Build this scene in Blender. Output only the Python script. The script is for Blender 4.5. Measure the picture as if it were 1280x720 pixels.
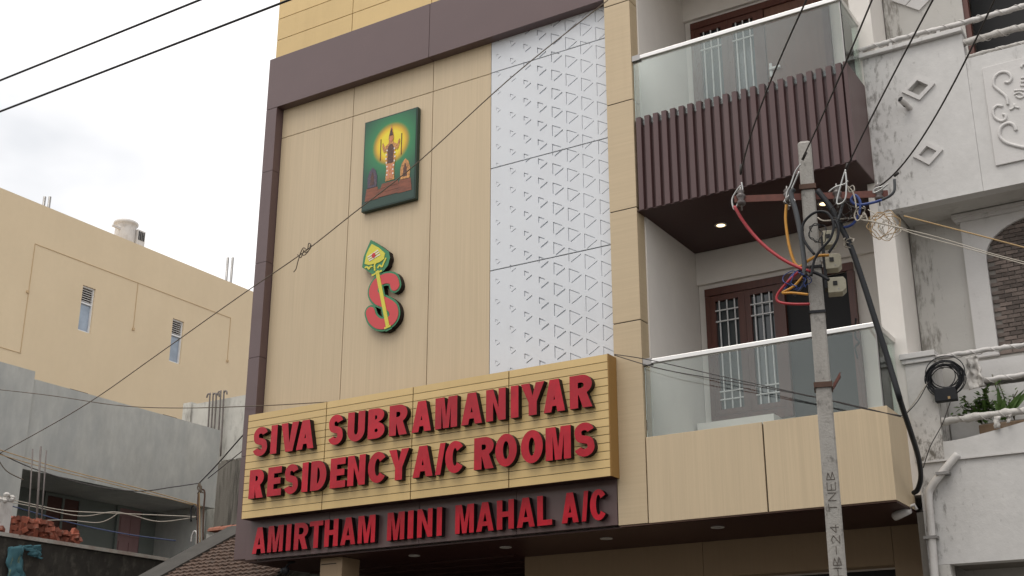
import bpy, math, random
from mathutils import Vector, Matrix, noise as mnoise
from mathutils.geometry import tessellate_polygon
random.seed(7)
for o in list(bpy.data.objects): bpy.data.objects.remove(o)
S = bpy.context.scene
C = S.collection
# ------------------------------------------------------------------ camera
FOC, YAW, PIT, CZ = 1586.5, math.radians(31.82), math.radians(19.69), 1.6
cd = bpy.data.cameras.new('camera'); cam = bpy.data.objects.new('camera', cd); C.objects.link(cam)
cam.location = (0, 0, CZ); cam.rotation_euler = (math.pi/2 + PIT, 0, YAW)
cd.sensor_width = 36; cd.lens = 36*FOC/1280; cd.clip_end = 3000; cd.clip_start = .05
S.camera = cam
# ------------------------------------------------------------------ sky: hazy overcast over a Nishita sky
SUN_EL, SUN_AZ = math.radians(66), math.radians(188)      # azimuth clockwise from +Y
W = bpy.data.worlds.new('World'); S.world = W; W.use_nodes = True
nt = W.node_tree; nt.nodes.clear()
wo = nt.nodes.new('ShaderNodeOutputWorld'); bg = nt.nodes.new('ShaderNodeBackground'); bg2 = nt.nodes.new('ShaderNodeBackground')
sk = nt.nodes.new('ShaderNodeTexSky'); sk.sky_type = 'NISHITA'; sk.sun_disc = False
sk.sun_elevation = SUN_EL; sk.sun_rotation = SUN_AZ; sk.dust_density = 4; sk.air_density = 1.5
bg.inputs[1].default_value = .1
nt.links.new(sk.outputs[0], bg.inputs[0])
tc = nt.nodes.new('ShaderNodeTexCoord'); nz = nt.nodes.new('ShaderNodeTexNoise'); mp = nt.nodes.new('ShaderNodeMapping')
mp.inputs['Scale'].default_value = (1, 1, 2.0); nz.inputs['Scale'].default_value = 2.6; nz.inputs['Detail'].default_value = 5
nz.inputs['Roughness'].default_value = .5
cr = nt.nodes.new('ShaderNodeValToRGB')
cr.color_ramp.elements[0].position = .36; cr.color_ramp.elements[0].color = (.63, .635, .65, 1)
cr.color_ramp.elements[1].position = .57; cr.color_ramp.elements[1].color = (.98, .955, .94, 1)
nt.links.new(tc.outputs['Generated'], mp.inputs[0]); nt.links.new(mp.outputs[0], nz.inputs['Vector'])
nt.links.new(nz.outputs[0], cr.inputs[0]); nt.links.new(cr.outputs[0], bg2.inputs[0]); bg2.inputs[1].default_value = 1.40
mx = nt.nodes.new('ShaderNodeMixShader'); mx.inputs[0].default_value = .88
nt.links.new(bg.outputs[0], mx.inputs[1]); nt.links.new(bg2.outputs[0], mx.inputs[2]); nt.links.new(mx.outputs[0], wo.inputs[0])
sd = bpy.data.lights.new('sun', 'SUN'); sd.energy = 1.5; sd.angle = math.radians(40); sd.color = (1, .95, .88)
sun = bpy.data.objects.new('sun', sd); C.objects.link(sun)
tosun = Vector((math.sin(SUN_AZ)*math.cos(SUN_EL), math.cos(SUN_AZ)*math.cos(SUN_EL), math.sin(SUN_EL)))
sun.rotation_euler = tosun.to_track_quat('Z', 'Y').to_euler(); sun.location = tosun*40
S.view_settings.view_transform = 'Standard'; S.view_settings.look = 'None'; S.view_settings.gamma = 1
S.view_settings.exposure = 0.10; S.view_settings.use_curve_mapping = False
S.render.engine = 'CYCLES'; S.cycles.max_bounces = 8; S.cycles.transparent_max_bounces = 12

# ------------------------------------------------------------------ measuring helpers: a point on a given vertical or horizontal plane
_f = Vector((-math.sin(YAW)*math.cos(PIT), math.cos(YAW)*math.cos(PIT), math.sin(PIT)))
_r = Vector((math.cos(YAW), math.sin(YAW), 0)); _u = _r.cross(_f)
def ray(x, y): return _r*((x-640)/FOC) + _u*((360-y)/FOC) + _f
def at(x, y, Y): d = ray(x, y); d = d*(Y/d.y); return Vector((d.x, d.y, d.z+CZ))
def atx(x, y, X): d = ray(x, y); d = d*(X/d.x); return Vector((d.x, d.y, d.z+CZ))
def atz(x, y, Z): d = ray(x, y); d = d*((Z-CZ)/d.z); return Vector((d.x, d.y, d.z+CZ))

# ------------------------------------------------------------------ materials
MATS = {}
def mat(name, col, rough=.6, var=.08, sc=(3, 3, 3), det=6, dirt=0, dirtcol=(.05, .045, .04), dirtsc=(1, 1, 1), dirtlo=.5, dirthi=.7,
        bump=0, bumpsc=40, metallic=0, spec=.5, rnd=0, coat=0, var2=0, sc2=(20, 20, 20), emis=None, bias=()):
    m = bpy.data.materials.new(name); m.use_nodes = True; MATS[name] = m
    t = m.node_tree; n = t.nodes; l = t.links; b = n['Principled BSDF']
    b.inputs['Roughness'].default_value = rough; b.inputs['Metallic'].default_value = metallic
    b.inputs['Specular IOR Level'].default_value = spec; b.inputs['Coat Weight'].default_value = coat
    b.inputs['Coat Roughness'].default_value = .08
    geo = n.new('ShaderNodeNewGeometry')
    def nz_(scv, d=6, rg=.6):
        mpn = n.new('ShaderNodeMapping'); mpn.inputs['Scale'].default_value = scv
        q = n.new('ShaderNodeTexNoise'); q.inputs['Scale'].default_value = 1; q.inputs['Detail'].default_value = d; q.inputs['Roughness'].default_value = rg
        l.new(geo.outputs['Position'], mpn.inputs[0]); l.new(mpn.outputs[0], q.inputs['Vector']); return q.outputs[0]
    def rng(inp, a, c, lo=.25, hi=.75):
        q = n.new('ShaderNodeMapRange'); q.inputs[1].default_value = lo; q.inputs[2].default_value = hi
        q.inputs[3].default_value = a; q.inputs[4].default_value = c; l.new(inp, q.inputs[0]); return q.outputs[0]
    def mul(a, c):
        q = n.new('ShaderNodeMath'); q.operation = 'MULTIPLY'; l.new(a, q.inputs[0]); l.new(c, q.inputs[1]); return q.outputs[0]
    v = rng(nz_(sc, det), 1-var, 1+var)
    if var2: v = mul(v, rng(nz_(sc2, 4), 1-var2, 1+var2))
    if rnd:
        oi = n.new('ShaderNodeObjectInfo'); v = mul(v, rng(oi.outputs['Random'], 1-rnd, 1+rnd, 0, 1))
    vm = n.new('ShaderNodeVectorMath'); vm.operation = 'SCALE'; vm.inputs[0].default_value = col[:3]; l.new(v, vm.inputs['Scale'])
    out = vm.outputs[0]
    if dirt:
        dn = nz_(dirtsc, 8, .68)
        for (ax_, full, none, amt) in bias:           # mould and damp gather along one edge of the wall
            sx_ = n.new('ShaderNodeSeparateXYZ'); l.new(geo.outputs['Position'], sx_.inputs[0])
            ad_ = n.new('ShaderNodeMath'); ad_.operation = 'ADD'; l.new(dn, ad_.inputs[0]); l.new(rng(sx_.outputs[ax_], amt, 0, full, none), ad_.inputs[1]); dn = ad_.outputs[0]
        f = rng(dn, 0, dirt, dirtlo, dirthi)
        mxn = n.new('ShaderNodeMix'); mxn.data_type = 'RGBA'; l.new(f, mxn.inputs[0]); l.new(out, mxn.inputs[6]); mxn.inputs[7].default_value = (*dirtcol, 1)
        out = mxn.outputs[2]
    l.new(out, b.inputs['Base Color'])
    if bump:
        bn = n.new('ShaderNodeBump'); bn.inputs['Strength'].default_value = bump; bn.inputs['Distance'].default_value = .01
        l.new(nz_((bumpsc,)*3, 5), bn.inputs['Height']); l.new(bn.outputs[0], b.inputs['Normal'])
    if emis: b.inputs['Emission Color'].default_value = (*emis[0], 1); b.inputs['Emission Strength'].default_value = emis[1]
    return m
mat('laminate', (.555, .445, .298), .45, .06, (45, 45, .5), var2=.055, sc2=(180, 180, 1.2), rnd=.04, spec=.35, dirt=.30, dirtcol=(.36, .275, .175), dirtsc=(5, 5, .35), dirtlo=.50, dirthi=.85)
mat('laminate_cross', (.53, .42, .275), .45, .05, (.7, .7, 42), var2=.045, sc2=(2.5, 2.5, 150), rnd=.035, spec=.35, dirt=.25, dirtcol=(.36, .27, .165), dirtsc=(6, 6, .5), dirtlo=.5, dirthi=.85)
mat('gold_panel', (.63, .455, .205), .38, .03, (2, 2, 6), var2=.02, sc2=(120, 120, 3), rnd=.045, spec=.45, dirt=.25, dirtcol=(.42, .29, .12), dirtsc=(4, 4, .6), dirtlo=.5, dirthi=.85)
mat('gold_edge', (.30, .165, .045), .4, .05, spec=.4)
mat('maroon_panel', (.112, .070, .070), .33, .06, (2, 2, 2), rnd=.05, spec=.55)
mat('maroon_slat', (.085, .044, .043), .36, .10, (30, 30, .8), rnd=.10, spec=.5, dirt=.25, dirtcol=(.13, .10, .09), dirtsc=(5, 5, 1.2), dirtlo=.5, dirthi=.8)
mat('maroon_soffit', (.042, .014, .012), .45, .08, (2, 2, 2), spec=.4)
mat('joint', (.03, .025, .02), .8)
mat('relief_white', (.665, .69, .725), .4, .03, (1.5, 1.5, 1.5), spec=.4, dirt=.12, dirtcol=(.45, .45, .45), dirtsc=(3, 3, .8))
mat('plaster_white', (.78, .74, .69), .8, .05, (2, 2, 2), bump=.06, dirt=.25, dirtcol=(.62, .59, .56), dirtsc=(3, 3, 1), dirtlo=.45, dirthi=.85)
mat('plaster_old', (.575, .565, .55), .85, .07, (3, 3, 3), bump=.2, bumpsc=25, dirt=.85, dirtcol=(.10, .09, .08), dirtsc=(7, 7, 2.2), dirtlo=.60, dirthi=.80, var2=.05, sc2=(14, 14, 14))
mat('plaster_side', (.575, .565, .55), .85, .07, (3, 3, 3), bump=.25, bumpsc=25, dirt=.66, dirtcol=(.13, .12, .105), dirtsc=(19, 19, 8), dirtlo=.63, dirthi=.77, var2=.05, sc2=(14, 14, 14), bias=((0, -2.84, -2.30, .17),))
mat('plaster_pier', (.60, .58, .555), .85, .07, (3, 3, 3), bump=.25, bumpsc=25, dirt=.92, dirtcol=(.12, .105, .085), dirtsc=(17, 17, 9), dirtlo=.60, dirthi=.75, var2=.06, sc2=(18, 18, 18), bias=((2, 3.95, 4.45, .16),))
mat('plaster_back', (.50, .485, .455), .88, .06, (3, 3, 3), bump=.15, dirt=.7, dirtcol=(.13, .115, .095), dirtsc=(16, 16, 4), dirtlo=.62, dirthi=.76, bias=((0, -2.70, -2.46, .22),))
mat('pane_sky_tint', (.30, .36, .44), .12, .35, (1.5, 1.5, 1.5), spec=.6)  # pale blue sky reflection put into the pane's base colour
mat('plaster_stained', (.52, .505, .475), .9, .10, (3, 3, 3), bump=.3, bumpsc=25, dirt=.95, dirtcol=(.075, .068, .055), dirtsc=(6, 6, 2.0), dirtlo=.47, dirthi=.66, var2=.08, sc2=(16, 16, 16))
mat('plaster_trim', (.60, .585, .57), .85, .05, (4, 4, 4), bump=.15, dirt=.6, dirtcol=(.16, .14, .12), dirtsc=(9, 9, 4), dirtlo=.58, dirthi=.8)
mat('plaster_recess', (.50, .485, .455), .88, .06, (3, 3, 3), bump=.15, dirt=.5, dirtcol=(.20, .18, .15), dirtsc=(5, 5, 1.6), dirtlo=.5, dirthi=.8)
mat('cement_dark', (.17, .155, .135), .9, .15, (4, 4, 4), bump=.3)
mat('letter_red', (.43, .013, .027), .24, .20, (7, 7, 7), spec=.28, rnd=.14, dirt=.35, dirtcol=(.27, .02, .03), dirtsc=(6, 6, 3), dirtlo=.5, dirthi=.7)
mat('letter_side', (.012, .007, .007), .5, .1, spec=.2)
mat('steel', (.70, .69, .67), .36, .04, metallic=1)
mat('steel_dull', (.33, .32, .31), .45, .1, metallic=1)
mat('door_wood', (.095, .030, .019), .38, .22, (40, 40, 1.2), spec=.5)
mat('door_wood_plain', (.16, .075, .05), .45, .15, (30, 30, .8), spec=.45)
mat('grille_white', (.70, .70, .70), .5, .04)
mat('pane_dark', (.05, .06, .065), .08, .1, (2, 2, 2), spec=.6)
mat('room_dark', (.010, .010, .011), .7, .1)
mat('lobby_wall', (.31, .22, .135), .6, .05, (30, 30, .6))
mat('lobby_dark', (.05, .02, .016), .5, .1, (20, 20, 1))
mat('concrete_pole', (.33, .315, .29), .9, .14, (9, 9, 3), bump=.5, bumpsc=60, dirt=.75, dirtcol=(.06, .055, .05), dirtsc=(14, 14, 9), dirtlo=.56, dirthi=.72, var2=.10, sc2=(60, 60, 60))
mat('rust_steel', (.13, .042, .030), .7, .2, (20, 20, 20), dirt=.5, dirtcol=(.07, .03, .02), dirtsc=(25, 25, 25))
mat('rust_dark', (.085, .045, .03), .8, .25, (20, 20, 20))
mat('groove_shade', (.13, .115, .10), .95, .3, (30, 30, 30))
mat('rebar', (.16, .14, .13), .7, .25, (20, 20, 20))
mat('cable_black', (.013, .014, .017), .5, .1, spec=.3)
mat('cable_grey', (.05, .055, .06), .55, .15, (10, 10, 10))
mat('wire_dark', (.035, .03, .028), .6, .1)
mat('wire_brown', (.11, .085, .06), .7, .15)
mat('wire_pale', (.42, .38, .32), .6, .1)
mat('wire_tan', (.36, .24, .11), .6, .1)
mat('wire_blue', (.03, .05, .13), .6, .1)
mat('cable_red', (.36, .02, .03), .45, .15, (12, 12, 12), dirt=.4, dirtcol=(.22, .05, .05), dirtsc=(25, 25, 25))
mat('cable_yellow', (.52, .24, .025), .45, .12, (12, 12, 12), dirt=.4, dirtcol=(.30, .17, .06), dirtsc=(25, 25, 25))
mat('cable_blue', (.025, .055, .22), .4, .1)
mat('fuse_box', (.36, .335, .25), .5, .08, (9, 9, 9), dirt=.35, dirtcol=(.12, .10, .08), dirtsc=(22, 22, 22))
mat('alu_wire', (.42, .42, .41), .4, .1, metallic=1)
mat('porcelain', (.09, .075, .07), .3, .1)
mat('yellow_plaster', (.655, .53, .36), .85, .035, (.6, .6, .6), bump=.08, bumpsc=12, dirt=.25, dirtcol=(.56, .44, .28), dirtsc=(1.6, 1.6, .45), dirtlo=.42, dirthi=.78, var2=.015, sc2=(6, 6, 6))
mat('yellow_line', (.50, .36, .21), .85, .08)
mat('grey_cement', (.51, .52, .495), .92, .10, (1.6, 1.6, 1.6), bump=.2, bumpsc=14, dirt=.6, dirtcol=(.38, .40, .40), dirtsc=(1.9, 1.9, .9), dirtlo=.42, dirthi=.64, var2=.11, sc2=(9, 9, 3))
mat('grey_old', (.50, .49, .45), .92, .12, (3, 3, 3), bump=.3, dirt=.6, dirtcol=(.12, .11, .095), dirtsc=(9, 9, 3), dirtlo=.52, dirthi=.72)
mat('weathered', (.19, .175, .15), .95, .2, (12, 12, 1.2), bump=.4, dirt=.85, dirtcol=(.04, .036, .03), dirtsc=(9, 9, 1.0), dirtlo=.45, dirthi=.65)
mat('porch_wall', (.20, .23, .22), .85, .08, (2, 2, 2))
mat('pink_door', (.34, .21, .22), .6, .08, (10, 10, 2))
mat('brown_shutter', (.085, .03, .022), .5, .15, (20, 20, 2))
mat('mossy', (.040, .036, .030), .95, .35, (5, 5, 5), bump=.6, bumpsc=20, dirt=.7, dirtcol=(.14, .128, .105), dirtsc=(7, 7, 5), dirtlo=.52, dirthi=.72)
mat('coping', (.42, .40, .36), .9, .15, (6, 6, 6), dirt=.5, dirtcol=(.25, .10, .06), dirtsc=(4, 4, 4), dirtlo=.45, dirthi=.65)
mat('brick_red', (.25, .075, .045), .9, .25, (15, 15, 15), bump=.5, rnd=.38, dirt=.6, dirtcol=(.26, .20, .16), dirtsc=(16, 16, 16), dirtlo=.54, dirthi=.72)
mat('brick_clad', (.145, .115, .10), .85, .25, (12, 12, 12), bump=.4, rnd=.38)
mat('mortar', (.24, .22, .20), .95, .1)
mat('verge_cement', (.065, .06, .053), .95, .2, (5, 5, 5), bump=.4)
mat('clay_tile', (.15, .095, .07), .92, .45, (9, 9, 9), bump=.4, dirt=.75, dirtcol=(.05, .045, .04), dirtsc=(9, 9, 9), dirtlo=.42, dirthi=.66)
mat('clay_ridge', (.32, .13, .085), .9, .2, (15, 15, 15), rnd=.15)
mat('cloth_blue', (.055, .15, .18), .9, .2, (14, 14, 3), dirt=.55, dirtcol=(.45, .40, .08), dirtsc=(8, 8, 2.5), dirtlo=.58, dirthi=.66)
mat('cloth_white', (.55, .53, .50), .95, .12, (18, 18, 18), bump=.5, bumpsc=60, dirt=.5, dirtcol=(.22, .19, .16), dirtsc=(14, 14, 14), dirtlo=.5, dirthi=.75)
mat('pipe_white', (.58, .56, .54), .55, .08, (8, 8, 3), dirt=.5, dirtcol=(.22, .18, .15), dirtsc=(9, 9, 6), dirtlo=.5, dirthi=.8)
mat('leaf', (.08, .15, .03), .5, .35, (18, 18, 18), rnd=.2, spec=.4)
mat('leaf_big', (.075, .14, .03), .4, .2, (12, 12, 4), spec=.4)
mat('stem', (.09, .08, .035), .8, .2)
mat('trough', (.20, .135, .085), .85, .2, (8, 8, 8), bump=.3, dirt=.5, dirtcol=(.3, .28, .25), dirtsc=(6, 6, 6))
mat('asphalt', (.055, .054, .052), .9, .2, (4, 4, 4), bump=.4, bumpsc=80)
mat('earth', (.16, .135, .11), .95, .15, (.6, .6, .6), bump=.3)
mat('paving', (.18, .17, .15), .9, .12, (3, 3, 3), bump=.2)
mat('paint_white', (.75, .75, .73), .7, .08)
mat('lamp_ring', (.55, .53, .50), .35, .03)
mat('lamp_off', (.34, .33, .31), .4, .03)
mat('lamp_lit', (.9, .8, .6), .4, .02, emis=((1, .74, .40), 3.2))
mat('green_edge', (.012, .035, .025), .4, .1)
mat('emblem_green', (.03, .20, .085), .35, .04)
mat('emblem_red', (.56, .045, .05), .3, .05)
mat('emblem_yellow', (.62, .56, .05), .35, .05)
mat('print_white', (.75, .72, .68), .5, .03)
mat('print_red', (.50, .02, .03), .5, .03)
mat('print_gold', (.56, .27, .08), .4, .55, (60, 60, 60), dirt=.6, dirtcol=(.10, .02, .015), dirtsc=(45, 45, 45), dirtlo=.48, dirthi=.62)
mat('print_dark', (.07, .03, .022), .4, .5, (50, 50, 50), dirt=.5, dirtcol=(.26, .08, .03), dirtsc=(40, 40, 40), dirtlo=.5, dirthi=.65)
mat('print_violet', (.06, .045, .075), .4, .4, (60, 60, 60), dirt=.5, dirtcol=(.20, .12, .10), dirtsc=(50, 50, 50), dirtlo=.5, dirthi=.65)
mat('print_legs', (.55, .20, .10), .4, .3, (40, 40, 40))
mat('print_steps', (.20, .058, .026), .4, .4, (10, 10, 40))
def glass_mat(name, tint, refl=1.0):
    m = bpy.data.materials.new(name); m.use_nodes = True; MATS[name] = m
    t = m.node_tree; t.nodes.clear(); n = t.nodes
    o = n.new('ShaderNodeOutputMaterial'); tr = n.new('ShaderNodeBsdfTransparent'); gl = n.new('ShaderNodeBsdfGlossy'); mxs = n.new('ShaderNodeMixShader')
    fr = n.new('ShaderNodeFresnel'); fr.inputs[0].default_value = 1.55; gl.inputs['Roughness'].default_value = .01
    mu = n.new('ShaderNodeMath'); mu.operation = 'MULTIPLY'; mu.inputs[1].default_value = refl; t.links.new(fr.outputs[0], mu.inputs[0])
    tr.inputs[0].default_value = (*tint, 1); gl.inputs[0].default_value = (.95, 1, .98, 1)
    t.links.new(mu.outputs[0], mxs.inputs[0]); t.links.new(tr.outputs[0], mxs.inputs[1]); t.links.new(gl.outputs[0], mxs.inputs[2]); t.links.new(mxs.outputs[0], o.inputs[0])
    return m
glass_mat('glass_balcony', (.955, .985, .97), 1.0)
def halo_mat():
    # flat print of the picture: a round yellow disc fading through orange into green
    m = bpy.data.materials.new('print_halo'); m.use_nodes = True; MATS['print_halo'] = m
    t = m.node_tree; n = t.nodes; b = n['Principled BSDF']; b.inputs['Roughness'].default_value = .3
    tcn = n.new('ShaderNodeTexCoord'); mpn = n.new('ShaderNodeMapping'); g = n.new('ShaderNodeTexGradient'); g.gradient_type = 'SPHERICAL'
    mpn.inputs['Location'].default_value = (-.02*1.5, 0, -.20*1.5); mpn.inputs['Scale'].default_value = (1.5, 0, 1.5)
    t.links.new(tcn.outputs['Object'], mpn.inputs[0]); t.links.new(mpn.outputs[0], g.inputs[0])
    r = n.new('ShaderNodeValToRGB'); e = r.color_ramp.elements
    e[0].position = 0; e[0].color = (.012, .045, .03, 1); e[1].position = 1; e[1].color = (.78, .62, .02, 1)
    for p_, c_ in ((.28, (.014, .085, .045, 1)), (.58, (.025, .20, .075, 1)), (.60, (.07, .23, .06, 1)), (.65, (.42, .27, .03, 1)), (.70, (.72, .45, .02, 1)), (.76, (.78, .64, .03, 1))):
        q = e.new(p_); q.color = c_
    t.links.new(g.outputs['Fac'], r.inputs[0]); t.links.new(r.outputs[0], b.inputs['Base Color'])
halo_mat()

# ------------------------------------------------------------------ mesh building
class MB:
    def __init__(s): s.v = []; s.f = []; s.m = []
    def add(s, vs, fs, mi=0):
        k = len(s.v); s.v += [tuple(q) for q in vs]; s.f += [tuple(i+k for i in f) for f in fs]; s.m += [mi]*len(fs); return s
    def box(s, x0, x1, y0, y1, z0, z1, mi=0):
        return s.add([(x0,y0,z0),(x1,y0,z0),(x1,y1,z0),(x0,y1,z0),(x0,y0,z1),(x1,y0,z1),(x1,y1,z1),(x0,y1,z1)],
                     [(0,3,2,1),(4,5,6,7),(0,1,5,4),(1,2,6,5),(2,3,7,6),(3,0,4,7)], mi)
    def obox(s, c, ax, ay, az, mi=0):      # oriented box: centre and half-axis vectors
        c = Vector(c); ax = Vector(ax); ay = Vector(ay); az = Vector(az)
        vs = [c+ax*i+ay*j+az*k for k in (-1, 1) for (i, j) in ((-1,-1),(1,-1),(1,1),(-1,1))]
        return s.add(vs, [(0,3,2,1),(4,5,6,7),(0,1,5,4),(1,2,6,5),(2,3,7,6),(3,0,4,7)], mi)
    def tube(s, pts, r, n=6, caps=True, mi=0, rj=0):
        pts = [Vector(q) for q in pts]; k0 = len(s.v); N = len(pts)
        rr = r if hasattr(r, '__len__') else [r]*N
        t0 = (pts[1]-pts[0]).normalized(); up = Vector((0,0,1)) if abs(t0.z) < .9 else Vector((1,0,0))
        a = t0.cross(up).normalized(); vs = []
        for i, q in enumerate(pts):
            t = (pts[min(i+1,N-1)]-pts[max(i-1,0)]).normalized()
            a = (a - t*a.dot(t)).normalized(); b = t.cross(a)
            for j in range(n):
                an = 2*math.pi*j/n; rad = rr[i]*(1+(random.uniform(-rj, rj) if rj else 0)); vs.append(q+a*math.cos(an)*rad+b*math.sin(an)*rad)
        fs = [(i*n+j, i*n+(j+1)%n, (i+1)*n+(j+1)%n, (i+1)*n+j) for i in range(N-1) for j in range(n)]
        if caps: fs += [tuple(range(n-1,-1,-1)), tuple((N-1)*n+j for j in range(n))]
        return s.add(vs, fs, mi)
    def lathe(s, c, prof, n=16, axis='z', mi=0):       # prof: (radius, height) pairs
        c = Vector(c); vs = []
        for (r, h) in prof:
            for j in range(n):
                an = 2*math.pi*j/n; q = (r*math.cos(an), r*math.sin(an), h)
                if axis == 'y': q = (q[0], q[2], q[1])
                if axis == 'x': q = (q[2], q[0], q[1])
                vs.append(c+Vector(q))
        N = len(prof)
        fs = [(i*n+j, i*n+(j+1)%n, (i+1)*n+(j+1)%n, (i+1)*n+j) for i in range(N-1) for j in range(n)]
        fs += [tuple(range(n-1,-1,-1)), tuple((N-1)*n+j for j in range(n))]
        return s.add(vs, fs, mi)
    def prism(s, loops, y0, y1, mi=0, ms=None, back=True):     # loops in (x,z); front at y0 (towards the street), back at y1
        ms = mi if ms is None else ms
        V3 = [[Vector((p[0], p[1], 0)) for p in lp] for lp in loops]
        tris = tessellate_polygon(V3); flat = [p for lp in loops for p in lp]; n = len(flat)
        vs = [(p[0], y0, p[1]) for p in flat] + [(p[0], y1, p[1]) for p in flat]
        ff = []
        for t in tris:
            a, b, c = [flat[i] for i in t]
            cr_ = (b[0]-a[0])*(c[1]-a[1])-(b[1]-a[1])*(c[0]-a[0])
            ff.append(tuple(t) if cr_ > 0 else tuple(reversed(t)))
        bk = [tuple(i+n for i in reversed(f)) for f in ff] if back else []
        s.add(vs, ff, mi); k = len(s.v)-2*n
        for f in bk: s.f.append(tuple(i+k for i in f)); s.m.append(ms)
        o = 0
        for lp in loops:
            m_ = len(lp); area = sum(lp[i][0]*lp[(i+1)%m_][1]-lp[(i+1)%m_][0]*lp[i][1] for i in range(m_))
            for i in range(m_):
                a, b = o+i+k, o+(i+1)%m_+k
                s.f.append((a, a+n, b+n, b) if (area > 0) == (lp is loops[0]) else (a, b, b+n, a+n)); s.m.append(ms)
            o += m_
        return s
    def build(s, name, mats, parent=None, smooth=False):
        me = bpy.data.meshes.new(name); me.from_pydata([tuple(v) for v in s.v], [], s.f)
        if isinstance(mats, str): mats = [mats]
        for q in mats: me.materials.append(MATS[q])
        if len(mats) > 1: me.polygons.foreach_set('material_index', s.m)
        if smooth: me.polygons.foreach_set('use_smooth', [True]*len(me.polygons))
        me.update(); return link(name, me, parent)
def link(name, me, parent=None, loc=None):
    o = bpy.data.objects.new(name, me); C.objects.link(o)
    if loc is not None: o.location = loc
    if parent: setpar(o, parent)
    return o
def worldloc(p):
    v = Vector((0,0,0))
    while p: v = v + p.location; p = p.parent if p.get('_k') else p.parent
    return v
def setpar(o, p):
    o.parent = p; o.matrix_parent_inverse = Matrix.Translation(-Vector(p.get('_w', (0,0,0))))
def tag(o, label=None, cat=None, group=None, kind=None):
    if label: o['label'] = label
    if cat: o['category'] = cat
    if group: o['group'] = group
    if kind: o['kind'] = kind
    return o
def thing(name, loc, label, cat, group=None):
    o = bpy.data.objects.new(name, None); C.objects.link(o); o.location = loc; o.empty_display_size = .2
    o['_w'] = tuple(loc); return tag(o, label, cat, group)
def bx(name, mats, parent, *a, bevel=0):
    o = MB().box(*a).build(name, mats, parent)
    if bevel:
        md = o.modifiers.new('bevel', 'BEVEL'); md.width = bevel; md.segments = 2
    return o
def smoothpts(pts, sub=6):
    pts = [Vector(p) for p in pts]
    if len(pts) < 3: return pts
    out = []
    for i in range(len(pts)-1):
        p0 = pts[max(i-1,0)]; p1 = pts[i]; p2 = pts[i+1]; p3 = pts[min(i+2,len(pts)-1)]
        for k in range(sub):
            t = k/sub
            out.append(.5*((2*p1)+(p2-p0)*t+(2*p0-5*p1+4*p2-p3)*t*t+(3*p1-p0-3*p2+p3)*t*t*t))
    return out+[pts[-1]]
def sagline(a, b, sag, n=16):
    a = Vector(a); b = Vector(b)
    return [a.lerp(b, i/n)-Vector((0,0,sag*4*(i/n)*(1-i/n))) for i in range(n+1)]
def cable(name, pts, r, m, label, cat='cable', group=None, n=8, smooth=True, sub=6):
    return tag(MB().tube(smoothpts(pts, sub) if smooth else pts, r, n).build(name, m, None, True), label, cat, group)
def arc(cx, cy, rx, ry, a0, a1, n=12):
    return [(cx+rx*math.cos(math.radians(a0+(a1-a0)*i/n)), cy+ry*math.sin(math.radians(a0+(a1-a0)*i/n))) for i in range(n+1)]
def stroke(pts, w, w2=None):
    L, Rr = [], []
    for i, p in enumerate(pts):
        a = pts[max(i-1,0)]; b = pts[min(i+1,len(pts)-1)]; dx, dy = b[0]-a[0], b[1]-a[1]; d = math.hypot(dx, dy) or 1
        ww = w if w2 is None else w2(i/(len(pts)-1))
        L.append((p[0]-dy/d*ww/2, p[1]+dx/d*ww/2)); Rr.append((p[0]+dy/d*ww/2, p[1]-dx/d*ww/2))
    return L+Rr[::-1]

# ================================================================== SETTING
struct = lambda o: tag(o, kind='structure')
struct(MB().add([(-1500,-1500,0),(1500,-1500,0),(1500,1500,0),(-1500,1500,0)], [(0,1,2,3)]).build('ground', 'earth'))
struct(MB().add([(-400,1.2,.004),(400,1.2,.004),(400,8.2,.004),(-400,8.2,.004)], [(0,1,2,3)]).build('road', 'asphalt'))
struct(MB().box(-400,400,8.35,10.4,.0,.13).build('pavement', 'paving'))
struct(MB().box(-400,400,8.2,8.346,-.02,.14).build('kerb', 'grey_cement'))
struct(MB().add([(x+dx, y, .008) for x in [k*6.0 for k in range(-20, 20)] for dx, y in ((0,4.65),(2.5,4.65),(2.5,4.77),(0,4.77))],
       [tuple(range(4*i, 4*i+4)) for i in range(40)]).build('road_marking', 'paint_white'))

# ================================================================== UNSEEN HOUSES ADDED BEHIND THE VIEWER (to darken the lower hotel front)
for k, (xa, xb, h_, m_, lab) in enumerate(((-22, -8.3, 7.4, 'yellow_plaster', 'unseen yellow house added across the street to shade the hotel front, left of the viewer'), (-8, 4.6, 7.2, 'plaster_old', 'unseen white house added across the street to shade the hotel front, behind the viewer'),
                               (5, 20, 7.0, 'grey_cement', 'unseen grey house added across the street to shade the hotel front, right of the viewer'))):
    ob = bpy.data.objects.new('unseen_house', None); C.objects.link(ob); ob.location = ((xa+xb)/2, -7, 0); ob['_w'] = tuple(ob.location); ob['label'] = lab; ob['category'] = 'house'
    q = MB().box(xa, xb, -11, -3.4, 0, h_).build('wall', m_); q.parent = ob; q.matrix_parent_inverse = Matrix.Translation(-ob.location)
    q = MB().box(xa-.15, xb+.12, -3.395, -2.6, 3.3, 3.45).build('awning_slab', 'grey_cement'); q.parent = ob; q.matrix_parent_inverse = Matrix.Translation(-ob.location)
    q = MB().box(xa+.8, xb-.8, -3.397, -3.34, 0, 2.8).build('shutter', 'steel_dull'); q.parent = ob; q.matrix_parent_inverse = Matrix.Translation(-ob.location)
    for j in range(4):
        x_ = xa+1.5+j*(xb-xa-3)/3.5; q = MB().box(x_, x_+1.1, -3.397, -3.36, 4.6, 6.1).build('window', 'pane_dark'); q.parent = ob; q.matrix_parent_inverse = Matrix.Translation(-ob.location)

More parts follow.
